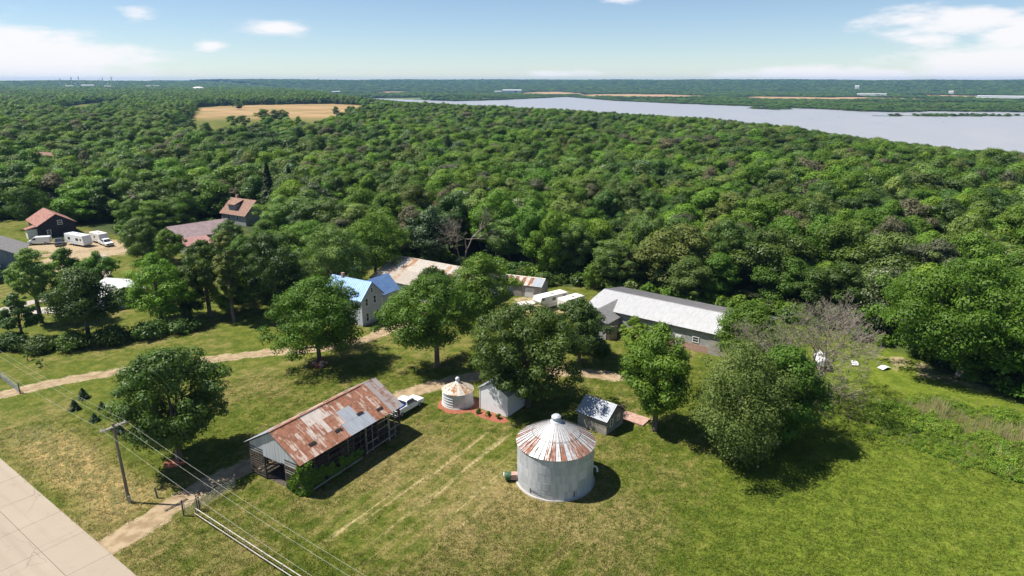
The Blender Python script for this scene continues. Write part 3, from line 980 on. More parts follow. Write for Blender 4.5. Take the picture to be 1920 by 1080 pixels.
# aeration fan on the left of the bin and a spout on its right
fan = MB()
fan.box((-4.62, -.35, .62), (.75, .7, .62))
fan.build('fan_duct', M['brick'], big)
fm_ = MB()
fm_.lathe([(.0, -.3), (.42, -.3), (.46, -.1), (.46, .3), (.3, .38), (0, .38)], 18)
fm_.build('fan_housing', M['green_motor'], big, (-5.25, -.35, .62), (0, R(90), 0))
fl = MB()
fl.lathe([(.3, 0), (.3, .07), (.1, .1), (0, .1)], 14)
fl.build('fan_cover', M['trim'], big, (-5.66, -.35, .75), (0, R(-90), 0))
sp = MB()
sp.tube([(4.2, .1, 1.55), (4.52, .12, 1.5), (4.7, .12, 1.25), (4.72, .12, .85)], [.09, .1, .1, .12], 8)
sp.build('spout', M['trim'], big)

bed('mulch_ring', 'red mulch ring around the foot of the small grain bin', -7.2, 83.3, 2.95, 2.75, M['mulch'])
small = grain_bin('grain_bin', 'small squat grain bin with a pale weathered cone roof, ringed by red mulch', (-7.45, 83.6, .03), 2.08, 2.15, 3.15, 3, 6, 22, M['zinc_wall'], M['roof_tan'], .36, ribs=False)
for k in range(5):
    hb = MB()
    q = [(2.13 * math.cos(R(a)), 2.13 * math.sin(R(a)), .35 + .38 * k) for a in range(175, 262, 8)]
    hb.tube(q, .028, 5)
    hb.build('hoop', M['trim'], small)

# ------------------------------------------------------------------ white shed, wood shed
ws = gable('garden_shed', 'white gabled shed with a bare front wall beside the small grain bin', 'shed', (-1.05, 82.75, 0), R(55.5), 5.0, 4.55, 3.0, 4.35, M['wall_white'], M['shingle_grey'], over=.12,
           sheets=(7, 1, lambda c, r, s_: M['roof_zinc']))
bt = MB()
for y in (-2.28, 2.28):
    bt.box((-2.53, y, 1.5), (.05, .09, 3.0))
bt.build('corner_board', M['trim'], ws)
bed('mulch_bed', 'strip of red mulch along the front of the white shed', -3.0, 79.75, 2.9, .95, M['mulch'], rz=R(-34))

wsh = gable('wood_shed', 'small weathered board shed with a ribbed metal roof and two white windows', 'shed', (11.45, 77.55, 0), R(-40), 4.3, 4.0, 1.95, 3.3, M['wood_grey'], M['wood_dark'], over=.22,
            wins=[('r', -.9, 1.35, .55, .9), ('r', .75, 1.5, .5, .8)], sheets=(8, 1, lambda c, r, s_: M['roof_zinc']))
for sd in (-1, 1):
    for k in range(10):
        bd = MB()
        bd.box((0, sd * 2.015, .1 + .19 * k), (4.34, .03, .175))
        bd.build('board', M['wood_grey'], wsh)
for k in range(16):
    z = .1 + .19 * k
    half = 2.0 if z < 1.9 else 2.0 * (3.25 - z) / 1.35
    if half < .2:
        continue
    bd = MB()
    bd.box((2.16, 0, z), (.02, half * 2 - .02, .175))
    bd.build('board', M['wood_grey'], wsh)
dk = MB()
dk.box((16.1, 78.9, .12), (3.6, 2.2, .14), R(-38))
tag(dk.build('platform', M['brick']), 'low flat reddish platform on the grass beside the board shed', 'platform')
pn = MB()
pn.box((0, 0, .55), (1.0, .06, 1.1))
pn.box((-.45, .1, .3), (.08, .2, .6))
pn.box((.45, .1, .3), (.08, .2, .6))
tag(pn.build('sheet_of_plywood', M['wood_tan'], None, (14.6, 80.6, 0), (R(-8), 0, R(20))), 'tan wooden panel standing on the grass behind the board shed', 'panel')

# ------------------------------------------------------------------ farmhouse: a main block with its gable to the drive and a wing
HO = np.array((-24.2, 118.1))                       # right-hand foot of the gable wall
hd, hn = np.array((math.cos(R(59)), math.sin(R(59)))), np.array((-math.sin(R(59)), math.cos(R(59))))   # along the gable wall; back from it
cm2 = HO - hd * 2.7 + hn * 4.6
house = gable('farmhouse', 'two-storey blue-grey farmhouse with a blue metal roof and white-framed windows', 'house', (cm2[0], cm2[1], 0), R(59 - 90), 9.2, 5.4, 5.1, 7.7, M['wall_bluegrey'], M['roof_blue'], over=.35,
              wins=[('r', 0.1, 6.25, .6, .95), ('r', .75, 4.35, .7, 1.45), ('r', 1.2, 1.5, .75, 1.6), ('r', -1.4, 4.3, .7, 1.45), ('r', -1.4, 1.5, .75, 1.6), ('f', 2.4, 4.1, .7, 1.3), ('f', 2.4, 1.5, .8, 1.5), ('f', -1.0, 4.1, .7, 1.3)],
              base=(.4, M['concrete']))
sm = MB()
for s_ in (-1, 1):                                   # standing seams
    for k in range(22):
        x = -4.95 + k * .47
        sm.bar((x, s_ * 3.05, 5.1 - .3 + .15 - .02), (x, 0, 7.87), .03, .05)
sm.build('seams', M['roof_blue'], house)
cb = MB()
for y in (-2.7, 2.7):
    cb.box((4.62, y, 2.6), (.06, .16, 5.0))
for s_ in (-1, 1):
    cb.bar((4.66, s_ * 2.95, 4.85), (4.66, 0, 7.7), .06, .2)
cb.build('trim_boards', M['trim'], house)
wing = MB()
wl, ww_ = 5.0, 5.2
# wing in house-local axes: along local y beyond the gable's right foot (house +y is along hd), set back a little
y0, y1, x0, x1 = 2.7, 2.7 + wl, 4.35 - ww_, 4.35
wing.add([(x1, y0, 0), (x1, y1, 0), (x0, y1, 0), (x0, y0, 0), (x1, y0, 4.5), (x1, y1, 4.5), (x0, y1, 4.5), (x0, y0, 4.5), ((x0 + x1) / 2, y1, 7.0), ((x0 + x1) / 2, y0, 7.0)],
         [(0, 1, 5, 4), (1, 2, 6, 8, 5), (2, 3, 7, 6)])
wing.build('wing_wall', M['wall_bluegrey'], house)
wr = MB()
xm = (x0 + x1) / 2
for s_ in (-1, 1):
    xe = xm + s_ * (ww_ / 2 + .3)
    q = [(xe, y0 - .1, 4.27), (xe, y1 + .3, 4.27), (xm, y1 + .3, 7.05), (xm, y0 - 2.2, 7.05)]
    wr.add(q + [(x, y, z + .12) for x, y, z in q], [(0, 1, 2, 3), (4, 5, 6, 7), (0, 1, 5, 4), (1, 2, 6, 5), (0, 4, 7, 3)])
wro = wr.build('wing_roof', M['roof_blue'], house)
ws2 = MB()
for s_ in (-1, 1):
    for k in range(11):
        y = y0 + .1 + k * .47
        ws2.bar((xm + s_ * (ww_ / 2 + .3), y, 4.42), (xm, y, 7.2), .03, .05)
ws2.build('seams', M['roof_blue'], wro)
window_part(house, (x1, y0 + 2.0, 2.4), (1, 0), 1.2, 1.1)
window_part(house, (x1, y0 + 4.0, 2.3), (1, 0), .8, 1.2)
st_ = MB()
st_.box((5.2, 3.6, .2), (1.2, 1.4, .4))
st_.build('step', M['concrete'], house)
ch = MB()
ch.box((-2.2, 0, 7.9), (.5, .5, 1.3))
ch.build('chimney', M['brick'], house)

# long shed behind the house
rsx = R(-33)
rs = gable('machine_shed', 'long low shed behind the farmhouse with a cream roof rusting along the ridge', 'shed', (-15.0, 135.2, 0), rsx, 24, 16.5, 3.1, 5.9, M['wall_white'], M['shingle_grey'], over=.3,
           wins=[('f', -9, 1.7, .9, 1.0), ('f', -6.5, 1.7, .9, 1.0), ('f', -4.0, 1.7, .9, 1.0)], doors=[('f', -10.7, .9, 2.1, M['wood_grey'])],
           sheets=(26, 2, lambda c, r, s_: M['roof_tan'] if r == 1 else M['roof_cream_rust']))

# small shed with the rusty roof
sh = gable('storage_shed', 'small pale shed with an orange-rust metal roof at the edge of the wood', 'shed', (2.9, 133.4, 0), R(-22), 8.2, 4.2, 2.45, 3.5, M['wall_grey'], M['shingle_grey'], over=.25,
           doors=[('f', -.9, 1.9, 2.0, M['wood_grey']), ('f', 1.6, 1.9, 2.0, M['fabrik'])], wins=[('f', -3, 1.5, .6, .6)],
           sheets=(11, 1, lambda c, r, s_: M['roof_zinc'] if c > 7 else (M['roof_rust'] if c % 2 else M['roof_tan'])))

# the long white barn
LB, WB = 30.0, 14.2
bd_ = np.array((math.cos(R(-37)), math.sin(R(-37))))
bc = np.array((17.4, 120.2)) + bd_ * LB / 2
barn = gable('long_barn', 'long low barn with a white near roof slope and grey far slope', 'barn', (bc[0], bc[1], 0), R(-37), LB - .8, WB - .8, 3.65, 4.9, M['wall_grey'], M['shingle_grey'], over=.4,
             doors=[('f', 9.5, 2.6, 2.6, M['wood_grey']), ('f', 3, 1.0, 2.1, M['wall_white'])], wins=[('f', -2.5, 2.0, 1.0, .9), ('f', 0, 2.0, 1.0, .9), ('f', 6, 2.0, 1.0, .9)], base=(1.2, M['brick']),
             sheets=(32, 2, lambda c, r, s_: M['roof_white'] if s_ < 0 else M['roof_grey']))
# cross gable on the near side at the left end
ax = MB()
xa, wa, la = -10.7, 5.2, 4.6
yn = -WB / 2 + .4
ax.add([(xa - wa / 2, yn, 0), (xa + wa / 2, yn, 0), (xa + wa / 2, yn - la, 0), (xa - wa / 2, yn - la, 0), (xa - wa / 2, yn, 3.0), (xa + wa / 2, yn, 3.0), (xa + wa / 2, yn - la, 3.0), (xa - wa / 2, yn - la, 3.0), (xa, yn - la, 4.4)],
       [(1, 2, 6, 5), (2, 3, 7, 8, 6), (3, 0, 4, 7)])
ax.build('annex_wall', M['wall_grey'], barn)
ar = MB()
for s_ in (-1, 1):
    q = [(xa + s_ * (wa / 2 + .3), yn - la - .4, 2.85), (xa + s_ * (wa / 2 + .3), yn + .2, 2.85), (xa, yn + 4.2, 4.55), (xa, yn - la - .4, 4.5)]
    ar.add(q + [(x, y, z + .12) for x, y, z in q], [(0, 1, 2, 3), (4, 5, 6, 7), (0, 1, 5, 4), (0, 4, 7, 3), (1, 2, 6, 5)])
ar.build('annex_roof', M['shingle_grey'], barn)
ad = MB()
ad.box((xa + wa / 2 + .9, yn - la + .6, 1.3), (1.6, .07, 2.4), R(50))
ad.build('annex_door', M['wood_tan'], barn)

# ------------------------------------------------------------------ vehicles


def wheel(root, x, y, r=.38, wdt=.26):
    b = MB()
    b.lathe([(r * .55, -wdt / 2), (r * .93, -wdt / 2), (r, -wdt / 2 + .04), (r, wdt / 2 - .04), (r * .93, wdt / 2), (r * .55, wdt / 2)], 20)
    wo = b.build('wheel', M['tyre'], root, (x, y, r), (R(90), 0, 0))
    g = MB()
    g.lathe([(0.001, -wdt * .36), (r * .3, -wdt * .42), (r * .58, -wdt * .45), (r * .58, wdt * .45), (r * .3, wdt * .42), (.001, wdt * .36)], 16)
    g.build('rim', M['rim'], wo)


def shell(name, prof, wd, mat, root, bev=.06, inset_top=.0, z_in=1.1):
    """a body from its side outline, drawn across the width; the upper part leans in"""
    import bmesh
    b = MB()
    b.extrude_xz(prof, -wd / 2, wd / 2)
    me = b.mesh(name)
    if inset_top:
        for v in me.vertices:
            if v.co.z > z_in:
                v.co.y *= 1 - inset_top
    bm = bmesh.new()
    bm.from_mesh(me)
    bmesh.ops.recalc_face_normals(bm, faces=bm.faces)
    bmesh.ops.bevel(bm, geom=bm.edges[:], offset=bev, segments=2, affect='EDGES', profile=.6)
    bm.to_mesh(me)
    bm.free()
    return link(name, me, mat, root)


def quad_part(name, pts, mat, root, off=(0, 0, 0)):
    """a thin solid panel from an outline"""
    p = [Vector(q) for q in pts]
    n = (p[1] - p[0]).cross(p[2] - p[0]).normalized() * .012
    k = len(p)
    b = MB()
    b.add([q + n for q in p] + [q - n for q in p], [tuple(range(k)), tuple(range(k, 2 * k))[::-1]] + [(i, (i + 1) % k, k + (i + 1) % k, k + i) for i in range(k)])
    return b.build(name, mat, root)


def pickup(loc, rz, label, paint, bedload=True):
    r = empty('pickup_truck', loc, rz, label, 'pickup truck')
    shell('body', [(-2.75, .48), (2.7, .45), (2.78, .75), (2.72, 1.02), (1.25, 1.14), (-2.75, 1.12)], 1.96, paint, r, .06)
    shell('cab', [(-.62, 1.08), (1.28, 1.1), (.62, 1.82), (.3, 1.9), (-.42, 1.9), (-.62, 1.78)], 1.86, paint, r, .05, .14, 1.5)
    b = MB()
    for y in (-.93, .93):
        b.box((-1.72, y, 1.2), (2.05, .1, .18))
    b.box((-2.72, 0, 1.2), (.1, 1.9, .18))
    b.build('bed_side', paint, r)
    fl_ = MB()
    fl_.box((-1.7, 0, 1.13), (1.95, 1.74, .03))
    fl_.build('bed_floor', M['paint_dark'], r)
    for s_ in (-1, 1):
        quad_part('side_window', [(-.5, s_ * .922, 1.26), (1.0, s_ * .922, 1.26), (.55, s_ * .835, 1.76), (-.5, s_ * .835, 1.76)], M['glass'], r)
        for x in (1.75, -1.75):
            wheel(r, x, s_ * .86)
        h = MB()
        h.box((2.74, s_ * .72, .88), (.08, .38, .2))
        h.build('headlight', M['glass'], r)
        h = MB()
        h.box((-2.77, s_ * .82, .95), (.05, .16, .34))
        h.build('tail_light', M['lamp_red'], r)
        mi = MB()
        mi.box((.95, s_ * 1.08, 1.3), (.12, .2, .2))
        mi.build('mirror', M['dark'], r)
        do = MB()
        do.box((.35, s_ * .985, .85), (1.3, .02, .52))
        dd_ = do.build('door', paint, r)
        hd_ = MB()
        hd_.box((-.15, s_ * 1.0, 1.0), (.16, .03, .04))
        hd_.build('handle', M['dark'], dd_)
    quad_part('windscreen', [(1.27, -.8, 1.14), (1.27, .8, 1.14), (.7, .7, 1.78), (.7, -.7, 1.78)], M['glass'], r)
    quad_part('rear_window', [(-.635, -.7, 1.25), (-.635, .7, 1.25), (-.635, .64, 1.7), (-.635, -.64, 1.7)], M['glass'], r)
    bu = MB()
    bu.box((2.82, 0, .52), (.14, 1.9, .2))
    bu.box((-2.82, 0, .52), (.14, 1.9, .18))
    bu.build('bumper', M['rim'], r)
    gr = MB()
    gr.box((2.76, 0, .86), (.06, 1.0, .24))
    gr.build('grille', M['dark'], r)
    return r


TR = (-14.35, 81.3)
pickup((*TR, .03), R(57), 'white pickup truck parked at the far end of the corn crib', M['paint_white'])
tb = MB()
rr_ = np.random.default_rng(3)
gx, gy = np.meshgrid(np.linspace(-.88, .88, 11), np.linspace(-.76, .76, 9), indexing='ij')
gz = .18 + .28 * (1 - (gx / .95) ** 4) * (1 - (gy / .85) ** 4) + rr_.normal(0, .06, gx.shape)
vs_ = np.stack([gx, gy, gz], -1).reshape(-1, 3).tolist() + np.stack([gx, gy, gx * 0], -1).reshape(-1, 3).tolist()
nn = 99
fs_ = [(i * 9 + j, (i + 1) * 9 + j, (i + 1) * 9 + j + 1, i * 9 + j + 1) for i in range(10) for j in range(8)]
rim_ = [i * 9 for i in range(11)] + [90 + j for j in range(1, 9)] + [i * 9 + 8 for i in range(9, -1, -1)] + [j for j in range(7, 0, -1)]
fs_ += [(rim_[i], rim_[(i + 1) % len(rim_)], nn + rim_[(i + 1) % len(rim_)], nn + rim_[i]) for i in range(len(rim_))]
tb.add(vs_, fs_)
tag(tb.build('tarp', M['tarp'], None, (TR[0] - 1.7 * math.cos(R(57)), TR[1] - 1.7 * math.sin(R(57)), 1.18), (0, 0, R(57))), 'crumpled blue tarp heaped in the bed of the white pickup', 'tarp')


def van(loc, rz, label):
    r = empty('van', loc, rz, label, 'van')
    shell('body', [(-2.7, .45), (2.6, .45), (2.72, .8), (2.55, 1.15), (1.75, 1.35), (1.15, 2.05), (.8, 2.15), (-2.55, 2.15), (-2.7, 2.0)], 1.98, M['paint_white'], r, .08, .06, 1.4)
    for s_ in (-1, 1):
        quad_part('side_window', [(.55, s_ * 1.0, 1.35), (1.5, s_ * 1.0, 1.38), (1.1, s_ * .95, 1.88), (.55, s_ * .95, 1.88)], M['glass'], r)
        for x in (1.75, -1.65):
            wheel(r, x, s_ * .88)
    quad_part('windscreen', [(1.79, -.85, 1.38), (1.79, .85, 1.38), (1.21, .8, 2.02), (1.21, -.8, 2.02)], M['glass'], r)
    b = MB()
    b.box((2.74, 0, .6), (.1, 1.9, .22))
    b.build('bumper', M['paint_dark'], r)
    return r


def trailer(name, label, loc, rz, L, H_, prof=None, stripe=True, windows=(), cat='camper', z0=.55, paint=None):
    r = empty(name, loc, rz, label, cat)
    pr_ = prof or [(-L / 2, z0 + .1), (-L / 2 + .3, z0), (L / 2 - .2, z0), (L / 2, z0 + .5), (L / 2 - .35, H_), (-L / 2 + .15, H_), (-L / 2, H_ - .2)]
    shell('body', pr_, 2.4, paint or M['paint_cream'], r, .07)
    for (x, z, ww2, hh2) in windows:
        for s_ in (-1, 1):
            quad_part('window', [(x - ww2 / 2, s_ * 1.21, z), (x + ww2 / 2, s_ * 1.21, z), (x + ww2 / 2, s_ * 1.21, z + hh2), (x - ww2 / 2, s_ * 1.21, z + hh2)], M['glass'], r)
    for s_ in (-1, 1):
        for x in (-.5, .45):
            wheel(r, x - .6, s_ * 1.08, .34, .2)
    if stripe:
        for s_ in (-1, 1):
            b = MB()
            b.box((0, s_ * 1.208, z0 + .55), (L * .86, .012, .12))
            b.build('stripe', M['wall_bluegrey'], r)
    b = MB()
    b.box((0, 0, H_ + .12), (.8, .7, .22))
    b.box((-L * .3, .3, H_ + .06), (.4, .4, .12))
    b.build('roof_unit', M['trim'], r)
    hb = MB()
    hb.bar((L / 2 - .2, .4, z0 + .02), (L / 2 + 1.0, 0, z0 - .05), .08, .1)
    hb.bar((L / 2 - .2, -.4, z0 + .02), (L / 2 + 1.0, 0, z0 - .05), .08, .1)
    hb.tube([(L / 2 + .9, 0, z0), (L / 2 + .9, 0, 0)], .04, 6)
    hb.build('hitch', M['steel_dark'], r)
    return r


fw = [(-3.6, .6), (1.7, .55), (1.9, 1.45), (3.5, 1.55), (3.65, 2.0), (3.3, 2.8), (-3.4, 2.75), (-3.6, 2.5)]
trailer('camper', 'cream fifth-wheel camper with a raised nose behind the yard trees', (7.6, 124.6, 0), R(38 + 180), 7.0, 2.75, fw, windows=[(-2.6, 1.7, .9, .7), (.2, 1.75, .8, .6), (2.9, 2.2, .6, .45)])
trailer('trailer', 'flat-roofed pale trailer parked close beside the cream camper', (11.6, 123.6, 0), R(40), 5.4, 2.5, windows=[(0, 1.6, .7, .6)])
bt_ = empty('boat', (3.2, 124.0, 0), R(20), 'cream covered boat on blocks in front of the camper', 'boat')
bb = MB()
secs = [(-2.3, .85, .35), (-1.2, .95, .3), (0, .95, .3), (1.2, .75, .36), (2.0, .4, .5), (2.6, .05, .75)]
vs_, fs_ = [], []
for (x, wdt, zb) in secs:
    vs_ += [(x, 0, zb), (x, wdt * .8, zb + .25), (x, wdt, 1.0), (x, wdt * .55, 1.28), (x, 0, 1.38), (x, -wdt * .55, 1.28), (x, -wdt, 1.0), (x, -wdt * .8, zb + .25)]
for i in range(len(secs) - 1):
    for k in range(8):
        fs_.append((i * 8 + k, i * 8 + (k + 1) % 8, (i + 1) * 8 + (k + 1) % 8, (i + 1) * 8 + k))
fs_ += [tuple(range(8)), tuple(range(40, 48))]
bb.add(vs_, fs_)
bb.build('hull', M['paint_cream'], bt_)
kb = MB()
kb.box((-1.2, 0, .16), (.3, 1.3, .32))
kb.box((1.0, 0, .16), (.3, 1.0, .32))
kb.build('block', M['wood_dark'], bt_)

# things behind the half-bare tree: a white boat on its stand and scattered junk
jb = empty('boat', (48.0, 96.0, 0), R(75), 'white boat standing bow-up behind the half-bare tree', 'boat')
b2 = MB()
b2.add([(x, y, z + .5) for x, y, z in vs_], fs_)
b2.build('hull', M['paint_white'], jb)
b3 = MB()
b3.box((-1.2, 0, .35), (.3, 1.3, .7))
b3.box((1.0, 0, .35), (.3, 1.0, .7))
b3.build('block', M['wood_dark'], jb)
b4 = MB()
b4.extrude_xz([(-.6, 1.75), (.5, 1.75), (.15, 2.35), (-.6, 2.35)], -.55, .55)
b4.build('cabin', M['paint_white'], jb)
for k, (x, y, a, lab) in enumerate([(57.5, 95.0, 25, 'bent white metal sheet lying on the weeds by the bare earth'), (53.8, 96.8, 70, 'grey-white sheet of scrap lying nearest the white boat')]):
    q = MB()
    q.add([(-.9, -.5, .05), (.0, -.5, .28), (.9, -.5, .1), (-.9, .5, .05), (0, .5, .3), (.9, .5, .1)], [(0, 1, 4, 3), (1, 2, 5, 4)])
    q.add([(-.9, -.5, .03), (.0, -.5, .25), (.9, -.5, .08), (-.9, .5, .03), (0, .5, .27), (.9, .5, .08)], [(3, 4, 1, 0), (4, 5, 2, 1)])
    tag(q.build('scrap_sheet', M['paint_white'], None, (x, y, .15), (0, 0, R(a))), lab, 'scrap')

# ------------------------------------------------------------------ the neighbours on the left
VG = None
dh = gable('house', 'dark navy house with a faded red roof and a white porch', 'house', (-134.8, 192.5, 0), R(-45), 13.5, 9.0, 3.6, 6.3, M['wall_dark'], M['shingle_red'], over=.5,
           wins=[('r', .8, 3.9, 1.1, 1.2), ('f', -4, 1.7, .9, 1.4), ('f', -1.5, 1.7, .9, 1.4), ('r', -2.2, 1.5, .9, 1.2)])
po = MB()
po.box((4.2, -5.9, 1.3), (2.6, 2.4, 2.6))
po.build('porch', M['paint_cream'], dh)
pr2 = MB()
pr2.add([(2.6, -7.5, 2.62), (5.8, -7.5, 2.62), (5.8, -4.4, 3.3), (2.6, -4.4, 3.3), (2.6, -7.5, 2.75), (5.8, -7.5, 2.75), (5.8, -4.4, 3.43), (2.6, -4.4, 3.43)], [(0, 1, 2, 3), (4, 5, 6, 7), (0, 1, 5, 4), (1, 2, 6, 5), (3, 0, 4, 7)])
pr2.build('porch_roof', M['shingle_red'], dh)
van((-128.6, 177.6, 0), R(195), 'white cargo van parked beside the dark navy house')
trailer('camper', 'long white travel trailer parked in front of the dark navy house', (-117.3, 176.6, 0), R(-28), 8.5, 3.1, windows=[(-2.2, 1.6, 1.0, .7), (1.4, 1.6, 1.2, .7), (3.0, 1.7, .6, .6)], paint=M['paint_white'])
pickup((-122.9, 177.0, 0), R(-60), 'dark pickup truck parked between the van and the travel trailer', M['paint_dark'])
trailer('trailer', 'cream box trailer parked just beyond the travel trailer', (-113.6, 179.8, 0), R(-35), 6.0, 2.8, windows=[(0, 1.5, .8, .6)])
pickup((-109.8, 176.3, 0), R(-40), 'white pickup truck parked at the end of the trailers', M['paint_white'])
gable('shed', 'low dark lean shed beside the parked trailers', 'shed', (-104.9, 181, 0), R(-35), 6.5, 4, 2.3, 3.3, M['wall_dark'], M['shingle_grey'], over=.3)
gable('house', 'slate-blue house with a grey roof across the dirt street from the white van', 'house', (-119.8, 151.6, 0), R(-62), 12, 9.5, 4.4, 6.9, M['wall_slate'], M['shingle_grey'], over=.4,
      wins=[('r', -.6, 4.6, 1.0, 1.2), ('r', 2.4, 1.5, 1.0, 1.3), ('r', -2.6, 1.5, 1.0, 1.3), ('f', 2, 1.7, 1.0, 1.3)])
gable('garage', 'small grey garage with a shallow roof in front of the slate-blue house', 'garage', (-117.0, 141.8, 0), R(-65), 6, 5.5, 2.6, 3.6, M['wall_grey'], M['fabrik'], over=.25, doors=[('f', 0, 2.6, 2.1, M['trim'])])
ph = gable('house', 'house with a long mauve metal roof among trees', 'house', (-86.2, 180.2, 0), R(46), 15.5, 11, 3.0, 5.4, M['wall_grey'], M['roof_mauve'], over=.4, wins=[('f', -2, 1.6, 1, 1.2), ('f', 2, 1.6, 1, 1.2)])
lt = MB()
lt.add([(-8.1, -6.0, 3.05), (-.5, -6.0, 3.05), (-.5, -12.0, 2.1), (-8.1, -12.0, 2.1), (-8.1, -6.0, 2.9), (-.5, -6.0, 2.9), (-.5, -12.0, 1.95), (-8.1, -12.0, 1.95)], [(0, 1, 2, 3), (7, 6, 5, 4), (3, 2, 6, 7), (0, 3, 7, 4), (1, 5, 6, 2)])
lt.build('porch_roof', M['roof_pinkred'], ph)
lw = MB()
lw.box((-4.3, -8.9, 1.0), (7.2, 5.4, 1.95))
lw.build('porch', M['wall_grey'], ph)
br = gable('house', 'brown-roofed house with a dormer half hidden in the wood', 'house', (-84, 208, 0), R(-30), 11, 9, 3.4, 7.2, M['wall_grey'], M['shingle_brown'], over=.5, wins=[('r', 0, 5.2, 1.0, 1.1), ('f', -2, 2.2, 1, 1.3), ('f', 2, 2.2, 1, 1.3)])
dm = MB()
dm.box((-1.2, -2.6, 5.2), (3.0, 2.4, 1.6))
dm.build('dormer', M['wall_grey'], br)
dm = MB()
dm.add([(-3.1, -4.2, 5.95), (.7, -4.2, 5.95), (.7, -.6, 7.05), (-3.1, -.6, 7.05), (-3.1, -4.2, 6.1), (.7, -4.2, 6.1), (.7, -.6, 7.2), (-3.1, -.6, 7.2)], [(3, 2, 1, 0), (4, 5, 6, 7), (0, 1, 5, 4), (1, 2, 6, 5), (3, 0, 4, 7)])
dm.build('dormer_roof', M['shingle_brown'], br)
cy = MB()
cy.box((-3.6, .5, 7.4), (.7, .7, 1.6))
cy.build('chimney', M['brick'], br)
gable('house', 'far house with a tan roof showing through the treetops', 'house', (-218, 318, 0), R(-20), 16, 9, 6.5, 10.5, M['wall_white'], M['shingle_brown'], over=.5, wins=[('f', 0, 4, 1, 1.3)])
gable('garage', 'dark garage with a bright white roof behind the left-hand trees', 'garage', (-79.3, 127.8, 0), R(-43), 9, 7.5, 2.9, 4.0, M['wall_slate'], M['fabrik'], over=.3, doors=[('r', -1.2, 2.6, 2.2, M['trim'])], wins=[('f', 1, 1.6, .9, 1)])
ribbon('side_street', [(-150, 150), (-132, 158), (-118, 166), (-108, 172), (-96, 176)], 3.6, M['dirt'], .012, 9)
ribbon('gravel_yard', [(-106, 166), (-96, 152), (-91, 141), (-95, 130), (-100, 122)], 3.0, M['gravel'], .018, 10)
ribbon('concrete_drive', [(-118, 118), (-105, 119), (-96, 122), (-86, 123)], 4.0, M['concrete'], .024, 11, .1)

# ------------------------------------------------------------------ utility line, gates, rails, posts
PD = ROAD_DIR
poles = [np.array((-40.4, 60.7)) + PD * d for d in (-62, 0, 62)]
tops = []
for k, p in enumerate(poles):
    lab = ['wooden utility pole farther up the road', 'wooden utility pole with a crossarm at the mouth of the drive', 'wooden utility pole farther down the road'][k]
    o = empty('utility_pole', (p[0], p[1], 0), 0, lab, 'utility pole')
    b = MB()
    lean = -.12
    b.tube([(0, 0, -.3), (lean * .5, 0, 4.7), (lean, 0, 9.3)], [.165, .145, .115], 10)
    b.build('pole', M['pole'], o)
    cx = np.array((ux[0], ux[1]))
    b = MB()
    for off in (-.11, .11):
        q = np.array((PD[0], PD[1])) * off
        b.bar((lean + q[0] - cx[0] * 1.25, q[1] - cx[1] * 1.25, 8.92), (lean + q[0] + cx[0] * 1.25, q[1] + cx[1] * 1.25, 8.92), .1, .12)
    ca = b.build('crossarm', M['wood_grey'], o)
    b = MB()
    b.bar((lean + cx[0] * .7, cx[1] * .7, 8.85), (lean * .9, 0, 8.2), .04, .04)
    b.bar((lean - cx[0] * .7, -cx[1] * .7, 8.85), (lean * .9, 0, 8.2), .04, .04)
    b.build('brace', M['steel_dark'], o)
    pts = []
    for a in (-1.15, .45, 1.15):
        b = MB()
        b.lathe([(.02, 0), (.05, .02), (.03, .08), (.06, .1), (.03, .16), (.02, .2)], 10)
        b.build('insulator', M['trim'], ca, (lean + cx[0] * a, cx[1] * a, 8.98))
        pts.append((p[0] + lean + cx[0] * a, p[1] + cx[1] * a, 9.2))
    pts.append((p[0] + lean, p[1], 7.4))
    tops.append(pts)
    if k == 1:
        b = MB()
        b.box((.2, -.18, .55), (.22, .2, .75))
        b.build('meter_box', M['rim'], o)
        b = MB()
        b.lathe([(.0, 0), (.09, 0), (.1, .3), (.05, .4), (0, .42)], 12)
        b.build('cutout', M['rim'], o, (.5, .05, 8.1))
        b = MB()
        b.bar((.05, 0, 8.45), (.55, .05, 8.5), .04, .04)
        b.tube([(.5, .05, 8.1), (.55, .05, 7.7), (.58, .02, 7.3)], .025, 5)
        b.build('arrester', M['steel_dark'], o)
WL = ['power line on the road side of the crossarm', 'power line near the middle of the crossarm', 'power line on the farm side of the crossarm', 'lower cable strung below the crossarm']
for a in range(3):
    b = MB()
    for s0, s1 in ((0, 1), (1, 2)):
        p0, p1 = Vector(tops[s0][a]), Vector(tops[s1][a])
        pts = []
        for i in range(25):
            f = i / 24
            q = p0.lerp(p1, f)
            q.z -= 1.0 * 4 * f * (1 - f)
            pts.append(q)
        b.tube(pts, .0075, 5)
    tag(b.build('power_line', M['wire']), WL[a], 'power line', 'power lines along the road')


def post_obj(x, y, h, label, mat, r=.07, lean=0.0, name='fence_post'):
    b = MB()
    b.tube([(0, 0, -.1), (lean * .5, 0, h * .5), (lean, 0, h * .985), (lean, 0, h)], [r, r * .97, r * .93, r * .7], 8)
    return tag(b.build(name, mat, None, (x, y, 0)), label, 'post')


post_obj(-37.85, 61.5, 1.35, 'short wooden post standing alone on the grass beside the drive', M['pole'], .1, -.08)
post_obj(-41.75, 58.75, 2.0, 'slim yellow marker post in the dry ditch grass', M['yellow'], .035, .04, 'marker_post')


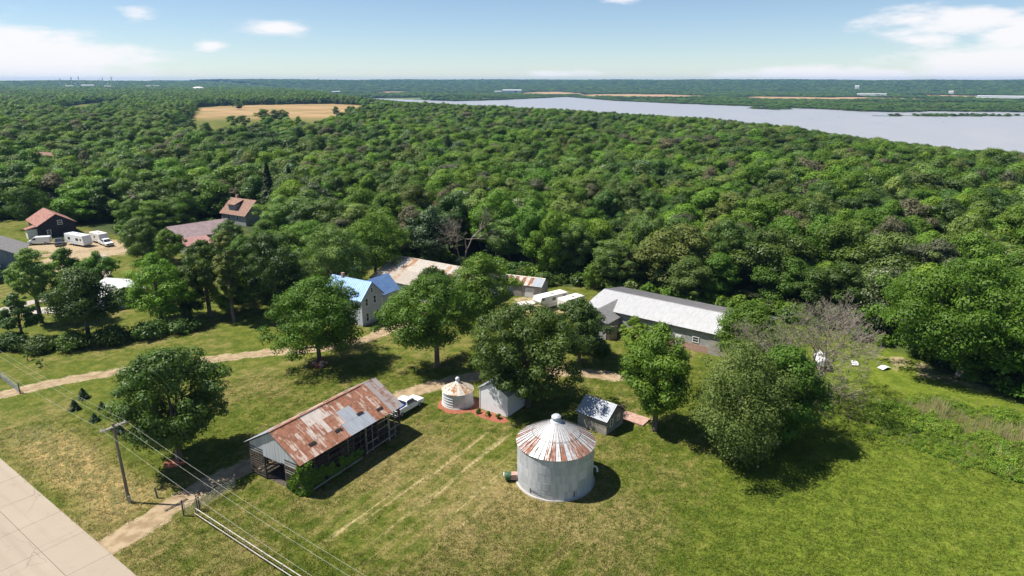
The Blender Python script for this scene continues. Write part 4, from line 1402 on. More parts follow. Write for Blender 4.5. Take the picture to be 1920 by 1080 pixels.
def farm_gate(p0, p1, label, h=1.25, bars=6, mat=None):
    """a tubular farm gate between two points, with its two posts"""
    p0, p1 = np.array(p0), np.array(p1)
    L = float(np.hypot(*(p1 - p0)))
    o = empty('farm_gate', (p0[0], p0[1], 0), math.atan2(p1[1] - p0[1], p1[0] - p0[0]), label, 'gate')
    b = MB()
    for x in (0.08, L - .08):
        b.tube([(x, 0, .2), (x, 0, h)], .03, 6)
    b.build('gate_frame', mat or M['rim'], o)
    for k in range(bars):
        b = MB()
        z = .22 + (h - .24) * k / (bars - 1)
        b.tube([(.08, 0, z), (L - .08, 0, z)], .024, 6)
        b.build('gate_bar', mat or M['rim'], o)
    for x in (-.08, L + .08):
        b = MB()
        b.tube([(x, 0, -.1), (x, 0, h + .35), (x, 0, h + .4)], [.085, .08, .05], 8)
        b.build('post', M['pole'], o)
    return o


farm_gate((-33.5, 58.45), (-32.55, 59.15), 'narrow metal gate between two posts at the end of the pipe rail', 1.5, 5)
farm_gate((-32.35, 59.5), (-30.2, 63.3), 'tubular metal farm gate swung open along the drive', 1.25)
farm_gate((-76.5, 91.5), (-70.0, 86.4), 'grey tubular gate closing the far lane by the road', 1.3)


def pipe_rail(pts, label, n_posts):
    o = empty('pipe_rail', (pts[0][0], pts[0][1], 0), 0, label, 'rail fence')
    a, b_ = np.array((0., 0.)), np.array(pts[1]) - np.array(pts[0])
    for z, off in ((.95, 0), (.42, -.12)):
        m = MB()
        n_ = np.array((-b_[1], b_[0])) / np.hypot(*b_)
        q0, q1 = a + n_ * off, b_ + n_ * off
        m.tube([(q0[0], q0[1], z), (*(q0 * .5 + q1 * .5), z - .03), (q1[0], q1[1], z)], .047, 8)
        m.build('rail', M['pipe'], o)
    for k in range(n_posts):
        q = a + (b_ - a) * (k + .02) / (n_posts - .9)
        m = MB()
        m.tube([(q[0], q[1], -.1), (q[0], q[1], 1.0), (q[0], q[1], 1.04)], [.06, .06, .04], 8)
        m.build('post', M['pipe'] if k else M['pole'], o)
    return o


pipe_rail([(-32.3, 58.4), (-13.5, 45.0)], 'pale double pipe rail running down the roadside from the gate', 9)
pipe_rail([(-85, 98.2), (-76.8, 91.7)], 'pale double pipe rail beside the far lane gate', 4)

# ------------------------------------------------------------------ trees


def leaf_quads(C, N, size, rg, asp=1.25):
    """one kite-shaped leaf face at each centre, facing along N"""
    n = len(C)
    ref = rg.normal(size=(n, 3))
    T = np.cross(N, ref)
    T /= np.linalg.norm(T, axis=1)[:, None] + 1e-9
    B = np.cross(N, T)
    s = size * rg.uniform(.65, 1.35, n)[:, None]
    bend = N * s * rg.uniform(-.25, .25, n)[:, None]
    V = np.stack([C - T * s * asp * .5, C - B * s * .42 + bend, C + T * s * asp * .55, C + B * s * .42 + bend], 1).reshape(-1, 3)
    Fq = np.arange(n * 4).reshape(-1, 4)
    return V, Fq


def crown_mesh(name, Rx, H, base, leaves, size, seed, lumps=60, shape='dome', rough=1.0, lump_r=.24, drop=0.0, loose=.25, wind=0.0):
    """leaf clumps spread through the crown's volume, each clump a ragged puff of leaf faces"""
    rg = np.random.default_rng(seed)
    hh = H - base
    cs, rs = [], []
    tries = 0
    while len(cs) < lumps and tries < 4000:
        tries += 1
        u = rg.uniform(0, 1)
        th = rg.uniform(0, 2 * np.pi)
        if shape == 'dome':
            prof = math.sin(math.pi * min(1, (u * .86 + .14)) ** .85) ** .62
        elif shape == 'oval':
            prof = math.sin(math.pi * (u * .9 + .06)) ** .75
        elif shape == 'round':
            prof = math.sqrt(max(0, 1 - (2 * u - 1) ** 2)) * .98 + .05
        else:
            prof = (1 - u) ** .8 + .08
        lr = lump_r * Rx * rg.uniform(.65, 1.3)
        # lopsided outline
        ob = 1 + .16 * rough * math.sin(th * 2 + seed) + .12 * rough * math.sin(th * 3 + seed * 1.7 + u * 4)
        rmax = max(0.05, Rx * prof * ob - lr * .7)
        r = rmax * (rg.uniform(0, 1) ** .32)
        if rg.random() < .16 * rough and u > .15:              # a bough that sticks out of the outline
            r, lr = rmax * rg.uniform(1.08, 1.22), lr * .62
        p = np.array((r * math.cos(th), r * math.sin(th), base + lr * .5 + u * (hh - lr * 1.25)))
        if cs and np.min(np.linalg.norm(np.array(cs) - p, axis=1)) < lr * .55:
            continue
        cs.append(p)
        rs.append(lr)
    cs, rs = np.array(cs), np.array(rs)
    wgt = rs ** 2 / (rs ** 2).sum()
    own = rg.choice(len(cs), leaves, p=wgt)
    D = rg.normal(size=(leaves, 3))
    D[:, 2] = D[:, 2] * .85 + .28
    D /= np.linalg.norm(D, axis=1)[:, None]
    rad = rs[own] * (rg.uniform(0, 1, leaves) ** .28) * (1 + loose * rg.normal(0, .5, leaves))
    C = cs[own] + D * rad[:, None] * np.array((1.08, 1.08, .82))
    if drop:
        C[:, 2] -= drop * rg.uniform(0, 1, leaves) ** 2 * rs[own]
    if wind:
        C[:, 0] += wind * np.maximum(0, C[:, 2] - base) * .12
    C[:, 2] = np.maximum(C[:, 2], base * .55)
    N = D * 1.2 + rg.normal(0, .26, (leaves, 3)) + np.array((0, 0, .35))
    N /= np.linalg.norm(N, axis=1)[:, None]
    V, Fq = leaf_quads(C, N, size, rg)
    me = np_mesh(name, V, Fq)
    tint = rg.uniform(0, 1, len(cs))[own]
    for k, vals in (('tint', tint), ('leaf', rg.uniform(0, 1, leaves))):
        a = me.attributes.new(k, 'FLOAT', 'FACE')
        a.data.foreach_set('value', vals.astype(np.float32))
    return me, cs, rs


def trunk_mb(H, base, r0, cs, seed, limbs=9, lean=0.0, sides=8):
    rg = np.random.default_rng(seed)
    b = MB()
    fork = max(base * .95, H * .14)
    top = H * .72
    b.tube([(0, 0, -.2), (lean * .2, 0, .25), (lean * .6, rg.normal(0, .08), fork), (lean, rg.normal(0, .25), (fork + top) / 2), (lean * 1.2, rg.normal(0, .3), top)], [r0 * 1.5, r0 * 1.08, r0 * .85, r0 * .5, r0 * .12], sides)
    if len(cs):
        pick = rg.choice(len(cs), min(limbs, len(cs)), replace=False)
        for k in pick:
            e = cs[k]
            z0 = fork + (min(e[2], top) - fork) * rg.uniform(.0, .45)
            s0 = np.array((lean * .7, 0, max(fork * .8, z0)))
            mid = s0 * .5 + e * .5 + np.array((0, 0, .06 * H * rg.uniform(-.5, 1)))
            b.tube([s0, mid, e], [r0 * .42, r0 * .24, r0 * .06], 5, False)
    return b


def tree(name, label, x, y, H, Rx, mat, seed, base=None, leaves=9000, size=.36, shape='dome', bark='bark', lumps=70, r0=None, lump_r=.24, group=None, limbs=10, **kw):
    base = H * .2 if base is None else base
    o = empty(name, (x, y, hz(x, y) if math.hypot(x, y) > 260 else 0), 0, label, 'tree', group)
    me, cs, rs = crown_mesh('crown', Rx, H, base, int(leaves * 2.1), size * .66, seed, lumps, shape, lump_r=lump_r, **kw)
    link('crown', me, M[mat], o)
    tb_ = trunk_mb(H, base, r0 or .022 * H + .06, cs, seed, limbs)
    link('trunk', tb_.mesh('trunk', True), M[bark], o)
    return o


T = tree
T('oak_tree', 'lone dark-leaved oak with a broad crown standing beside the drive', -39.0, 68.9, 14.4, 6.5, 'leaf_dark', 24, base=2.4, leaves=15000, size=.38, lumps=130, lump_r=.2, shape='round', rough=.35)
bed('mulch_ring', 'red mulch ring at the foot of the lone oak', -39.3, 68.3, 1.2, 1.1, M['mulch'])
T('maple_tree', 'wide bright green maple standing in front of the farmhouse', -30.4, 97.4, 14.6, 7.7, 'leaf_bright', 12, base=2.4, leaves=17000, size=.36, lumps=120, lump_r=.2, wind=.5)
T('maple_tree', 'green maple with a clear trunk on the lawn, just right of the farmhouse', -11.6, 95.5, 15.4, 7.2, 'leaf_mid', 13, base=4.4, leaves=15000, size=.36, lumps=100, lump_r=.2, limbs=16)
T('maple_tree', 'tall maple rising close behind the green maple with a clear trunk', -5.0, 104.5, 16.6, 5.6, 'leaf_bright', 14, base=4.0, leaves=10000, lumps=80)
T('maple_tree', 'big spreading maple overhanging the white shed', 2.2, 82.5, 14.9, 7.2, 'leaf_dark', 15, base=1.8, leaves=18000, size=.36, lumps=130, lump_r=.19, shape='round')
T('walnut_tree', 'smaller tree between the spreading maple and the long barn', 10.6, 97.5, 11.0, 4.7, 'leaf_dark', 16, base=2.6, leaves=8000, lumps=70)
T('walnut_tree', 'slim tall tree beside the board shed', 18.2, 76.0, 14.6, 4.7, 'leaf_mid', 17, base=2.2, leaves=12000, size=.34, lumps=100, shape='oval', lump_r=.26)
T('willow_tree', 'dense olive-green willow at the end of the line of yard trees', 26.4, 69.5, 15.0, 6.5, 'leaf_olive', 18, base=.9, leaves=20000, size=.28, lumps=120, shape='oval', lump_r=.25, drop=.7)
T('elm_tree', 'dark green tree pressed against the right of the olive willow', 32.4, 72.6, 13.2, 5.3, 'leaf_mid', 19, base=.8, leaves=11000, lumps=80, shape='oval')
T('elm_tree', 'round green tree at the right end of the long barn', 37.0, 97.5, 10.4, 5.6, 'leaf_bright', 20, base=1.8, leaves=10000, lumps=80)
T('oak_tree', 'huge spreading oak with a thick pale trunk at the edge of the weeds', 68.0, 92.5, 18.5, 11.8, 'leaf_bright', 21, base=4.6, leaves=24000, size=.42, lumps=170, lump_r=.16, bark='bark_grey', r0=.8, limbs=18)
T('elm_tree', 'young tree half hidden below the left end of the long barn', 20.3, 103.5, 5.6, 2.6, 'leaf_bright', 22, base=.6, leaves=4000, lumps=40)
# trees on the left boundary
T('ash_tree', 'slender light green tree leftmost in the boundary row', -86.5, 115.5, 14.2, 3.8, 'leaf_silver', 31, base=4.5, leaves=7000, lumps=60, shape='oval')
T('ash_tree', 'small leaning tree at the left edge of the boundary hedge', -84.0, 107.0, 8.6, 3.0, 'leaf_dark', 32, base=2.0, leaves=5000, lumps=40)
T('walnut_tree', 'dark feathery tree in front of the white-roofed garage', -72.9, 107.5, 13.2, 5.8, 'leaf_dark', 33, base=3.6, leaves=11000, lumps=80)
T('locust_tree', 'bright green tree to the right of the white-roofed garage', -64.3, 115.5, 13.4, 5.6, 'leaf_bright', 34, base=2.0, leaves=12000, lumps=90)
T('walnut_tree', 'dark tree with bare lower branches beside the thin-trunked tree', -57.0, 119.0, 15.0, 4.4, 'leaf_dark', 35, base=6.0, leaves=8000, lumps=70, shape='oval')
T('pine_tree', 'thin tall tree with a long bare trunk at the lawn edge', -51.3, 116, 17.6, 2.9, 'leaf_olive', 36, base=5.0, leaves=6000, lumps=60, shape='oval', r0=.32)
T('maple_tree', 'dark glossy maple at the far edge of the lawn', -46.4, 122.5, 15.6, 6.4, 'leaf_dark', 37, base=1.5, leaves=15000, size=.38, lumps=110, shape='round', lump_r=.2)
T('maple_tree', 'large light green maple just behind the left of the farmhouse', -36.8, 131.5, 15.6, 7.8, 'leaf_silver', 38, base=2.5, leaves=15000, lumps=110, lump_r=.2, wind=.5)
T('maple_tree', 'tall maple spreading over the cream-roofed shed', -30.0, 141.5, 16.2, 7.0, 'leaf_bright', 39, base=3.5, leaves=13000, lumps=100, wind=.5)
T('ash_tree', 'grey-green bushy tree behind the gravel yard', -91.0, 160.0, 11.4, 5.4, 'leaf_olive', 40, base=1.0, leaves=9000, lumps=80)
T('ash_tree', 'low bushy tree at the gravel yard corner', -97.0, 140, 8.5, 4.0, 'leaf_mid', 42, base=1.0, leaves=6000, lumps=50)
T('walnut_tree', 'spreading tree shading the farmhouse corner and shed', -15.0, 122.0, 9.5, 4.4, 'leaf_dark', 43, base=2.2, leaves=8000, lumps=60)
T('ash_tree', 'tree shading the dark navy house at its far side', -146, 200, 13, 6, 'leaf_mid', 44, base=3, leaves=8000, lumps=70)
T('ash_tree', 'mid-green tree behind the slender light green tree', -80.5, 116.5, 10.5, 4.4, 'leaf_mid', 47, base=1.5, leaves=7000, lumps=60)
T('ash_tree', 'bushy tree filling the gap left of the thin-trunked tree', -54.0, 121.5, 11.5, 4.2, 'leaf_mid', 48, base=1.0, leaves=8000, lumps=60)
T('walnut_tree', 'dark bushy tree between the bright boundary tree and the bare-limbed one', -60.3, 118.0, 10.5, 4.0, 'leaf_dark', 49, base=1.2, leaves=8000, lumps=60)
T('ash_tree', 'loose green tree on the corner of the gravel yard and mauve-roofed house', -95.5, 168, 8.0, 3.8, 'leaf_mid', 53, base=1.5, leaves=6000, lumps=50)
T('ash_tree', 'small bright tree below the mauve roof', -83.5, 158, 8.6, 4.6, 'leaf_bright', 54, base=1.0, leaves=6000, lumps=50)
T('ash_tree', 'dark bushy tree between the mauve roof and the thin-trunked tree', -70.5, 163, 10.0, 5.0, 'leaf_dark', 55, base=1.0, leaves=7000, lumps=60)
T('ash_tree', 'mid-green tree behind the white-roofed garage', -88.0, 137, 8.5, 4.2, 'leaf_mid', 56, base=1.0, leaves=6000, lumps=50)
T('maple_tree', 'green tree in the shade behind the dark glossy maple', -54, 130, 13.5, 5.2, 'leaf_bright', 50, base=1.5, leaves=8000, lumps=70)
rb_ = MB()
rgk = random.Random(5)
stones = empty('stone_ring', (-30.5, 96.3, 0), 0, 'heap of red stones piled round the foot of the bright maple', 'stones')
icos = []
for k in range(3):
    m_ = MB()
    m_.lathe([(.05, 0), (.3, .04), (.36, .2), (.26, .36), (.04, .42)], 7)
    me = m_.mesh('stone')
    for v in me.vertices:
        v.co += Vector((rgk.uniform(-.05, .05), rgk.uniform(-.05, .05), rgk.uniform(-.03, .03)))
    icos.append(me)
for k in range(26):
    q = rgk.uniform(0, 6.28)
    r_ = rgk.uniform(.55, 1.0)
    o = link('stone', icos[k % 3], M['mulch'] if k % 4 else M['stone'], stones, (.4 + r_ * math.cos(q), r_ * math.sin(q), .42 * (k % 3) * (1.1 - r_ * .7)), (0, 0, q))
    o.scale = (1, 1, .8)

# the half-bare tree


def bare_tree(name, label, x, y, H, Rx, seed, leaf=None, n_leaf=0, depth=6, bark='bark_grey', spread=.55, r0=.34, stems=4):
    rg = np.random.default_rng(seed)
    b = MB()
    tips = []

    def grow(p, d, ln, r, lv):
        d = d / np.linalg.norm(d)
        bend = d + rg.normal(0, .13, 3)
        bend /= np.linalg.norm(bend)
        m = p + d * ln * .5
        e = m + bend * ln * .5
        b.tube([p, m, e], [r, r * .82, r * .66], 6 if lv < 2 else (4 if lv < 4 else 3), False)
        if lv >= depth - 2:
            tips.append(e)
        if lv >= depth:
            return
        for _ in range(2 + (rg.random() < .74)):
            nd = bend + rg.normal(0, spread, 3) + np.array((0, 0, .12))
            grow(e, nd, ln * rg.uniform(.66, .86), max(r * .62, .021), lv + 1)
    for k in range(stems):
        q = 2 * math.pi * k / stems + rg.uniform(-.4, .4)
        grow(np.array((.15 * math.cos(q), .15 * math.sin(q), -.1)), np.array((math.cos(q) * Rx / H * .95, math.sin(q) * Rx / H * .95, 1.0)), H * .27, r0 * rg.uniform(.55, 1), 0)
    o = empty(name, (x, y, 0), 0, label, 'tree')
    link('trunk', b.mesh('trunk'), M[bark], o)
    if leaf:
        tp = np.array(tips)
        sel = tp[(tp[:, 0] + .6 * tp[:, 2] * 0 < rg.normal(.6, 2.2, len(tp)))]
        C = sel[rg.integers(0, len(sel), n_leaf)] + rg.normal(0, .3, (n_leaf, 3))
        N = rg.normal(0, 1, (n_leaf, 3)) + np.array((0, 0, .8))
        N /= np.linalg.norm(N, axis=1)[:, None]
        V, Fq = leaf_quads(C, N, .2, rg)
        me = np_mesh('crown', V, Fq)
        for k, vals in (('tint', rg.uniform(0, 1, n_leaf)), ('leaf', rg.uniform(0, 1, n_leaf))):
            a = me.attributes.new(k, 'FLOAT', 'FACE')
            a.data.foreach_set('value', vals.astype(np.float32))
        link('crown', me, M[leaf], o)
    return o


bare_tree('willow_tree', 'half-bare spreading willow with grey branches and thin olive leaves', 40.6, 83.6, 15.6, 9.4, 51, 'leaf_olive', 5000, depth=7, stems=5, spread=.55, r0=.3)
bare_tree('dead_tree', 'dead grey leafless tree at the dark edge of the wood behind the sheds', -12.0, 156.0, 14.5, 4.0, 52, depth=6, stems=2, spread=.42, r0=.3, bark='bark_grey')


def spruce_mesh(name, H, Rb, seed, n, size):
    rg = np.random.default_rng(seed)
    f = rg.uniform(0, 1, n) ** .8
    tier = np.floor(f * 11) / 11 + rg.uniform(0, .05, n)
    th = rg.uniform(0, 2 * np.pi, n)
    rr = Rb * .8 * (1 - tier) ** .9 * (.35 + .65 * rg.uniform(0, 1, n) ** .5) * (1 + .3 * np.sin(th * 5 + tier * 31 + seed)) * rg.uniform(.8, 1.3, n)
    z = H * (.06 + .94 * tier) - rr * .28 + rg.normal(0, .035 * H, n)
    C = np.column_stack([rr * np.cos(th), rr * np.sin(th), z])
    N = np.column_stack([np.cos(th) * .5, np.sin(th) * .5, np.full(n, .8)]) + rg.normal(0, .35, (n, 3))
    N /= np.linalg.norm(N, axis=1)[:, None]
    V, Fq = leaf_quads(C, N, size, rg, 1.8)
    me = np_mesh(name, V, Fq)
    for k, vals in (('tint', rg.uniform(0, 1, n)), ('leaf', rg.uniform(0, 1, n))):
        a = me.attributes.new(k, 'FLOAT', 'FACE')
        a.data.foreach_set('value', vals.astype(np.float32))
    return me


def spruce(label, x, y, H, Rb, seed, n=900, size=.16, group=None):
    o = empty('spruce_tree', (x, y, 0), 0, label, 'tree', group)
    link('crown', spruce_mesh('crown', H, Rb, seed, n, size), M['needle'], o)
    b = MB()
    b.tube([(0, 0, -.1), (0, 0, H * .5), (0, 0, H * .96)], [.03 * H + .02, .02 * H, .01], 6)
    b.build('trunk', M['bark'], o)


SP = 'little spruces planted on the lawn'
spruce('little spruce farthest up the slope from the utility pole, largest of its row', -60.1, 85.0, 1.5, 1.05, 61, group=SP)
spruce('little pointed spruce on the lawn nearest the far lane gate', -59.2, 81.6, 1.45, .95, 62, group=SP)
spruce('smallest little spruce, alone to the right of its row', -55.7, 81.9, 1.0, .75, 63, group=SP)
spruce('low wide little spruce in the middle of the lawn row', -54.6, 78.4, 1.05, .9, 64, group=SP)
spruce('little spruce on the lawn just behind the utility pole top', -49.6, 75.3, 1.2, .9, 65, group=SP)
spruce('dark pointed spruce rising above the roofs of the wood, left of its twin', -78.0, 214, 17.5, 3.6, 66, 2600, .6, 'dark spruces in the wood')
spruce('dark ragged spruce in the wood, right of its twin', -68.5, 206, 17.0, 3.3, 67, 2600, .6, 'dark spruces in the wood')
for k, (x, y, h) in enumerate([(-73.4, 95.9, 1.9), (-72.1, 101.2, 1.6), (-77.2, 98.4, 1.5)]):
    T('sapling', ['leafy sapling on the grass nearest the far lane gate', 'small round sapling highest on the left lawn', 'thin sapling close to the left boundary hedge'][k], x, y, h, .7, 'leaf_mid', 70 + k, base=.3, leaves=500, size=.16, lumps=12, limbs=4, r0=.05)


def shrub(label, x, y, H, Rx, mat, seed, leaves=500, size=.13, name='shrub', group=None, cat='shrub'):
    me, cs, rs = crown_mesh('foliage', Rx, H, .05, leaves, size, seed, max(10, leaves // 45), 'dome', lump_r=.34)
    o = empty(name, (x, y, 0), 0, label, cat, group)
    link('foliage', me, M[mat], o)
    b = MB()
    for c in cs[:5]:
        b.tube([(0, 0, -.05), (c[0] * .5, c[1] * .5, c[2] * .5), tuple(c)], [.03, .02, .01], 4, False)
    b.build('stem', M['bark'], o)
    return o


for k, (x, y) in enumerate([(-4.5, 80.55), (-3.15, 79.75), (-1.75, 78.95)]):
    shrub(['small round shrub in the mulch nearest the small grain bin', 'small round shrub in the mulch, middle of three', 'small round shrub in the mulch at the shed corner away from the bin'][k], x, y, .75, .45, 'leaf_mid', 80 + k, group='shrubs along the white shed')
hedge_spots = [(-83, 103.5, 3.0, 3.0), (-78, 102.5, 2.6, 3.0), (-73, 103.6, 3.2, 3.2), (-68, 105.5, 3.4, 3.2), (-63, 108.5, 3.2, 3.2), (-58.5, 111.0, 2.6, 2.8), (-88, 103, 2.4, 3)]
for k, (x, y, h, r_) in enumerate(hedge_spots):
    shrub(['hedge bush below the leaning left-edge tree', 'low hedge bush between the leaning tree and the feathery tree', 'hedge bush under the dark feathery tree', 'tall hedge bush between the feathery tree and the bright one', 'hedge bush under the bright green boundary tree', 'last hedge bush towards the thin-trunked tree', 'leftmost hedge bush on the boundary'][k], x, y, h, r_, 'leaf_dark', 90 + k, 2600, .3, 'hedge_bush', 'bushes of the boundary hedge', 'bush')
for k, (x, y, h, r_, m_) in enumerate([(10.4, 102.2, 2.6, 2.4, 'leaf_mid'), (14.5, 101.5, 2.2, 2.0, 'leaf_dark'), (35.8, 90.5, 3.0, 2.6, 'leaf_mid'), (17.5, 137.5, 6.0, 3.0, 'leaf_mid'), (7, 139, 3.4, 2.6, 'leaf_dark')]):
    shrub(['bushy shrub near the annex of the long barn', 'dark shrub beside the annex door of the long barn', 'shrub at the red foot of the long barn', 'tall bush behind the left end of the long barn', 'bush behind the pale camper'][k], x, y, h, r_, m_, 110 + k, 2200, .28)

# ivy over the crib's near corner and its shaded side
vn = empty('ivy', F2W((-21.75, 70.75), -7.3, -4.3), FRAME_D, 'leafy ivy climbing the near corner and shaded side of the corn crib', 'ivy')
rg = np.random.default_rng(5)
n = 12000
ncl = 105
cc_ = np.zeros((ncl, 4))
for k in range(ncl):
    q = rg.random()
    if q < .34:                                       # round the corner post
        cc_[k] = (rg.uniform(-.5, .5), rg.uniform(-.35, .1), rg.uniform(.2, 3.7), rg.uniform(.3, .55))
    elif q < .58:                                     # across the front
        y_ = rg.uniform(0, 1) ** 1.5 * 2.0
        cc_[k] = (rg.uniform(-.7, -.45), y_, rg.uniform(.15, 3.5 - 1.1 * y_), rg.uniform(.25, .5))
    else:                                             # along the shaded side
        x_ = rg.uniform(0, 1) ** 1.3 * 8.6
        cc_[k] = (x_, -.12, rg.uniform(.1, 2.9 - .2 * x_), rg.uniform(.3, .6))
ow = rg.choice(ncl, n, p=cc_[:, 3] ** 2 / (cc_[:, 3] ** 2).sum())
dv_ = rg.normal(size=(n, 3))
dv_ /= np.linalg.norm(dv_, axis=1)[:, None]
dv_ *= (rg.uniform(0, 1, n) ** .4)[:, None] * cc_[ow, 3][:, None]
dv_[:, 1] *= np.where(cc_[ow, 0] > .6, .35, 1.0)
dv_[:, 0] *= np.where(cc_[ow, 1] > .2, .5, 1.0)
xs, ys, zs = (cc_[ow, :3] + dv_).T
N = np.column_stack([rg.normal(-.2, .5, n), rg.normal(-.8, .4, n), rg.normal(.5, .4, n)])
N /= np.linalg.norm(N, axis=1)[:, None]
V, Fq = leaf_quads(np.column_stack([xs, ys, np.maximum(zs, .03)]), N, .2, rg)
ime = np_mesh('foliage', V, Fq)
for k, vals in (('tint', rg.uniform(0, 1, n)), ('leaf', rg.uniform(0, 1, n))):
    a = ime.attributes.new(k, 'FLOAT', 'FACE')
    a.data.foreach_set('value', vals.astype(np.float32))
link('foliage', ime, M['leaf_mid'], vn)
b = MB()
for k in range(9):
    x = k * .9 - .2
    b.tube([(x, -.06, -.05), (x + .15, -.1, 1.2), (x - .1, -.08, 2.6)], [.03, .02, .01], 4, False)
b.build('stem', M['bark'], vn)

# ------------------------------------------------------------------ the wood: the 290 nearest trees one by one, the rest as one mass
KINDS = [('leaf_mid', 5), ('leaf_bright', 4), ('leaf_dark', 4), ('leaf_olive', 2.4), ('leaf_silver', 2.6), ('leaf_pale', .6), ('leaf_grey', 1.1)]
kn = [k for k, _ in KINDS]
kw_ = np.array([w_ for _, w_ in KINDS], float)
kw_ /= kw_.sum()
SHAPES = ['dome', 'round', 'oval', 'dome', 'round', 'oval', 'dome', 'round']
near_v = []
for k in range(8):
    H0, R0 = 15.0, (5.3, 5.9, 4.6, 6.3, 5.4, 4.9, 5.7, 5.1)[k]
    me, cs, rs = crown_mesh('crown', R0, H0, 2.2, 15000, .31, 200 + k, 40, SHAPES[k], lump_r=.32, rough=1.7, loose=.25)
    near_v.append((me, trunk_mb(H0, 3.0, .26, cs, 200 + k, 6, sides=6).mesh('trunk', True)))
mid_me = [crown_mesh('crown_mid', (5.6, 6.2, 5.0, 5.8)[k], 15.0, 2.0, 6500, .44, 300 + k, 30, SHAPES[k], lump_r=.34, rough=1.6, loose=.25)[0] for k in range(4)]
far_me = [crown_mesh('crown_far', 5.4, 14.0, 1.0, 900, 1.05, 320 + k, 22, 'dome', lump_r=.36)[0] for k in range(3)]


def jitter_grid(r0, r1, s, half=52):
    """points about s apart between two distances from the camera, inside the view and a margin to each side"""
    n = int(r1 / s) + 2
    X, Y = np.meshgrid(np.arange(-n, n + 1) * s, np.arange(0, int(n / .87) + 3) * s * .87)
    X = X + (np.arange(Y.shape[0]) % 2)[:, None] * s / 2
    Q = np.stack([X.ravel(), Y.ravel()], 1) + rng.uniform(-.36, .36, (X.size, 2)) * s
    r = np.hypot(Q[:, 0], Q[:, 1])
    a = np.degrees(np.arctan2(Q[:, 0], Q[:, 1]))
    return Q[(r >= r0) & (r < r1) & (np.abs(a) < half)]


FIELD_E = [(230, 4100, 200, 620), (640, 3450, 330, 520), (1180, 2900, 260, 380), (1540, 2850, 170, 330), (1085, 1900, 40, 130), (2150, 3250, 260, 420), (-760, 4300, 160, 500)]
KEEP = [(-131.5, 192.5, 15), (-120, 178, 14), (-107, 170, 12), (-86.2, 180.2, 11), (-80, 169, 10), (-84, 208, 9), (-80, 197, 8), (-75, 186, 7), (-71, 175, 6), (-67, 165, 5), (-218, 318, 11), (-210, 305, 9), (-119.8, 151.6, 12), (-78, 214, 4), (-68.5, 206, 4), (-12, 156, 5.5), (-11.5, 148, 6.5),
        (-91, 160, 5), (-66.5, 136, 5), (-72, 160, 5), (-146, 200, 5), (-36.8, 131.5, 7), (-30, 141.5, 6), (-15, 135, 11)]


def wooded(Q):
    ok = sdist(Q, CLEAR) > 1.5
    ok &= sdist(Q, RIVER) > 6
    ok &= sdist(Q, FIELD_A) > 4
    ok &= sdist(Q, FIELD_B) > 4
    for (cx, cy, r) in KEEP:
        ok &= np.hypot(Q[:, 0] - cx, Q[:, 1] - cy) > r
    for (cx, cy, rx, ry) in FIELD_E + MEADOW:
        ok &= np.hypot((Q[:, 0] - cx) / rx, (Q[:, 1] - cy) / ry) > .95
    return ok


Q = jitter_grid(80, 330, 8.3)
Q = Q[wooded(Q)]
Pc = math.radians(17.205)


def screen(Q, z):
    zz = z - CAM_H
    d = Q[:, 1] * math.cos(Pc) - zz * math.sin(Pc)
    return 960 + 1253 * Q[:, 0] / d, 540 - 1253 * (Q[:, 1] * math.sin(Pc) + zz * math.cos(Pc)) / d


sx, sy = screen(Q, np.full(len(Q), 11.0))
dist = np.hypot(Q[:, 0], Q[:, 1])
vis = (sx > -25) & (sx < 1945)
order = np.argsort(dist)
one = [i for i in order if vis[i]][:290]
one_set = set(one)
WHERE = [(-1e9, -60, 'in the wood behind the neighbouring houses'), (-60, -2, 'in the wood behind the farmhouse and sheds'), (-2, 48, 'in the wood behind the long barn'), (48, 1e9, 'in the wood on the river side of the weeds')]
LOOK = {'leaf_mid': 'mid-green broadleaf tree', 'leaf_bright': 'bright green broadleaf tree', 'leaf_dark': 'dark green broadleaf tree', 'leaf_olive': 'olive-green broadleaf tree', 'leaf_silver': 'silvery green broadleaf tree',
        'leaf_pale': 'white-flecked flowering tree', 'leaf_grey': 'grey thin-leaved tree'}
for i in one:
    x, y = Q[i]
    kd = kn[rng.choice(len(kn), p=kw_)]
    vi = int(rng.integers(0, 8))
    wh = next(w_ for a, b_, w_ in WHERE if a <= x < b_)
    o = empty('broadleaf_tree', (x, y, hz(x, y)), rng.uniform(0, 6.28), LOOK[kd] + ' ' + wh, 'tree', LOOK[kd] + 's ' + wh)
    hs = rng.uniform(.70, 1.12) * (1 + .12 * float(wob(np.array([[x, y]]), .05, 9)[0]))
    edge_ = float(sdist(np.array([[x, y]]), CLEAR)[0])
    if edge_ < 9:
        hs *= rng.uniform(.72, .95)
    ws_ = rng.uniform(.82, 1.42)
    o.scale = (ws_ * hs ** .5, ws_ * hs ** .5, hs)
    cr, tk = near_v[vi]
    link('crown', cr, M[kd], o)
    link('trunk', tk, M['bark'], o)

# everything farther off: one mass
src = bpy.data.collections.new('forest_source')
src_objs = []
for tier, meshes in (('mid', mid_me), ('far', far_me)):
    for k, me in enumerate(meshes):
        for kd in (kn if tier == 'mid' else ['leaf_mid', 'leaf_bright', 'leaf_dark', 'leaf_olive']):
            o = bpy.data.objects.new('src_%02d' % len(src_objs), me)
            if not me.materials:
                me.materials.append(M['leaf_mid'])
            o.material_slots[0].link = 'OBJECT'
            o.material_slots[0].material = M[kd]
            src.objects.link(o)
            src_objs.append((tier, kd))
idx_of = {}
for i, (tier, kd) in enumerate(src_objs):
    idx_of.setdefault((tier, kd), []).append(i)
pts, scl, rot, idx = [], [], [], []


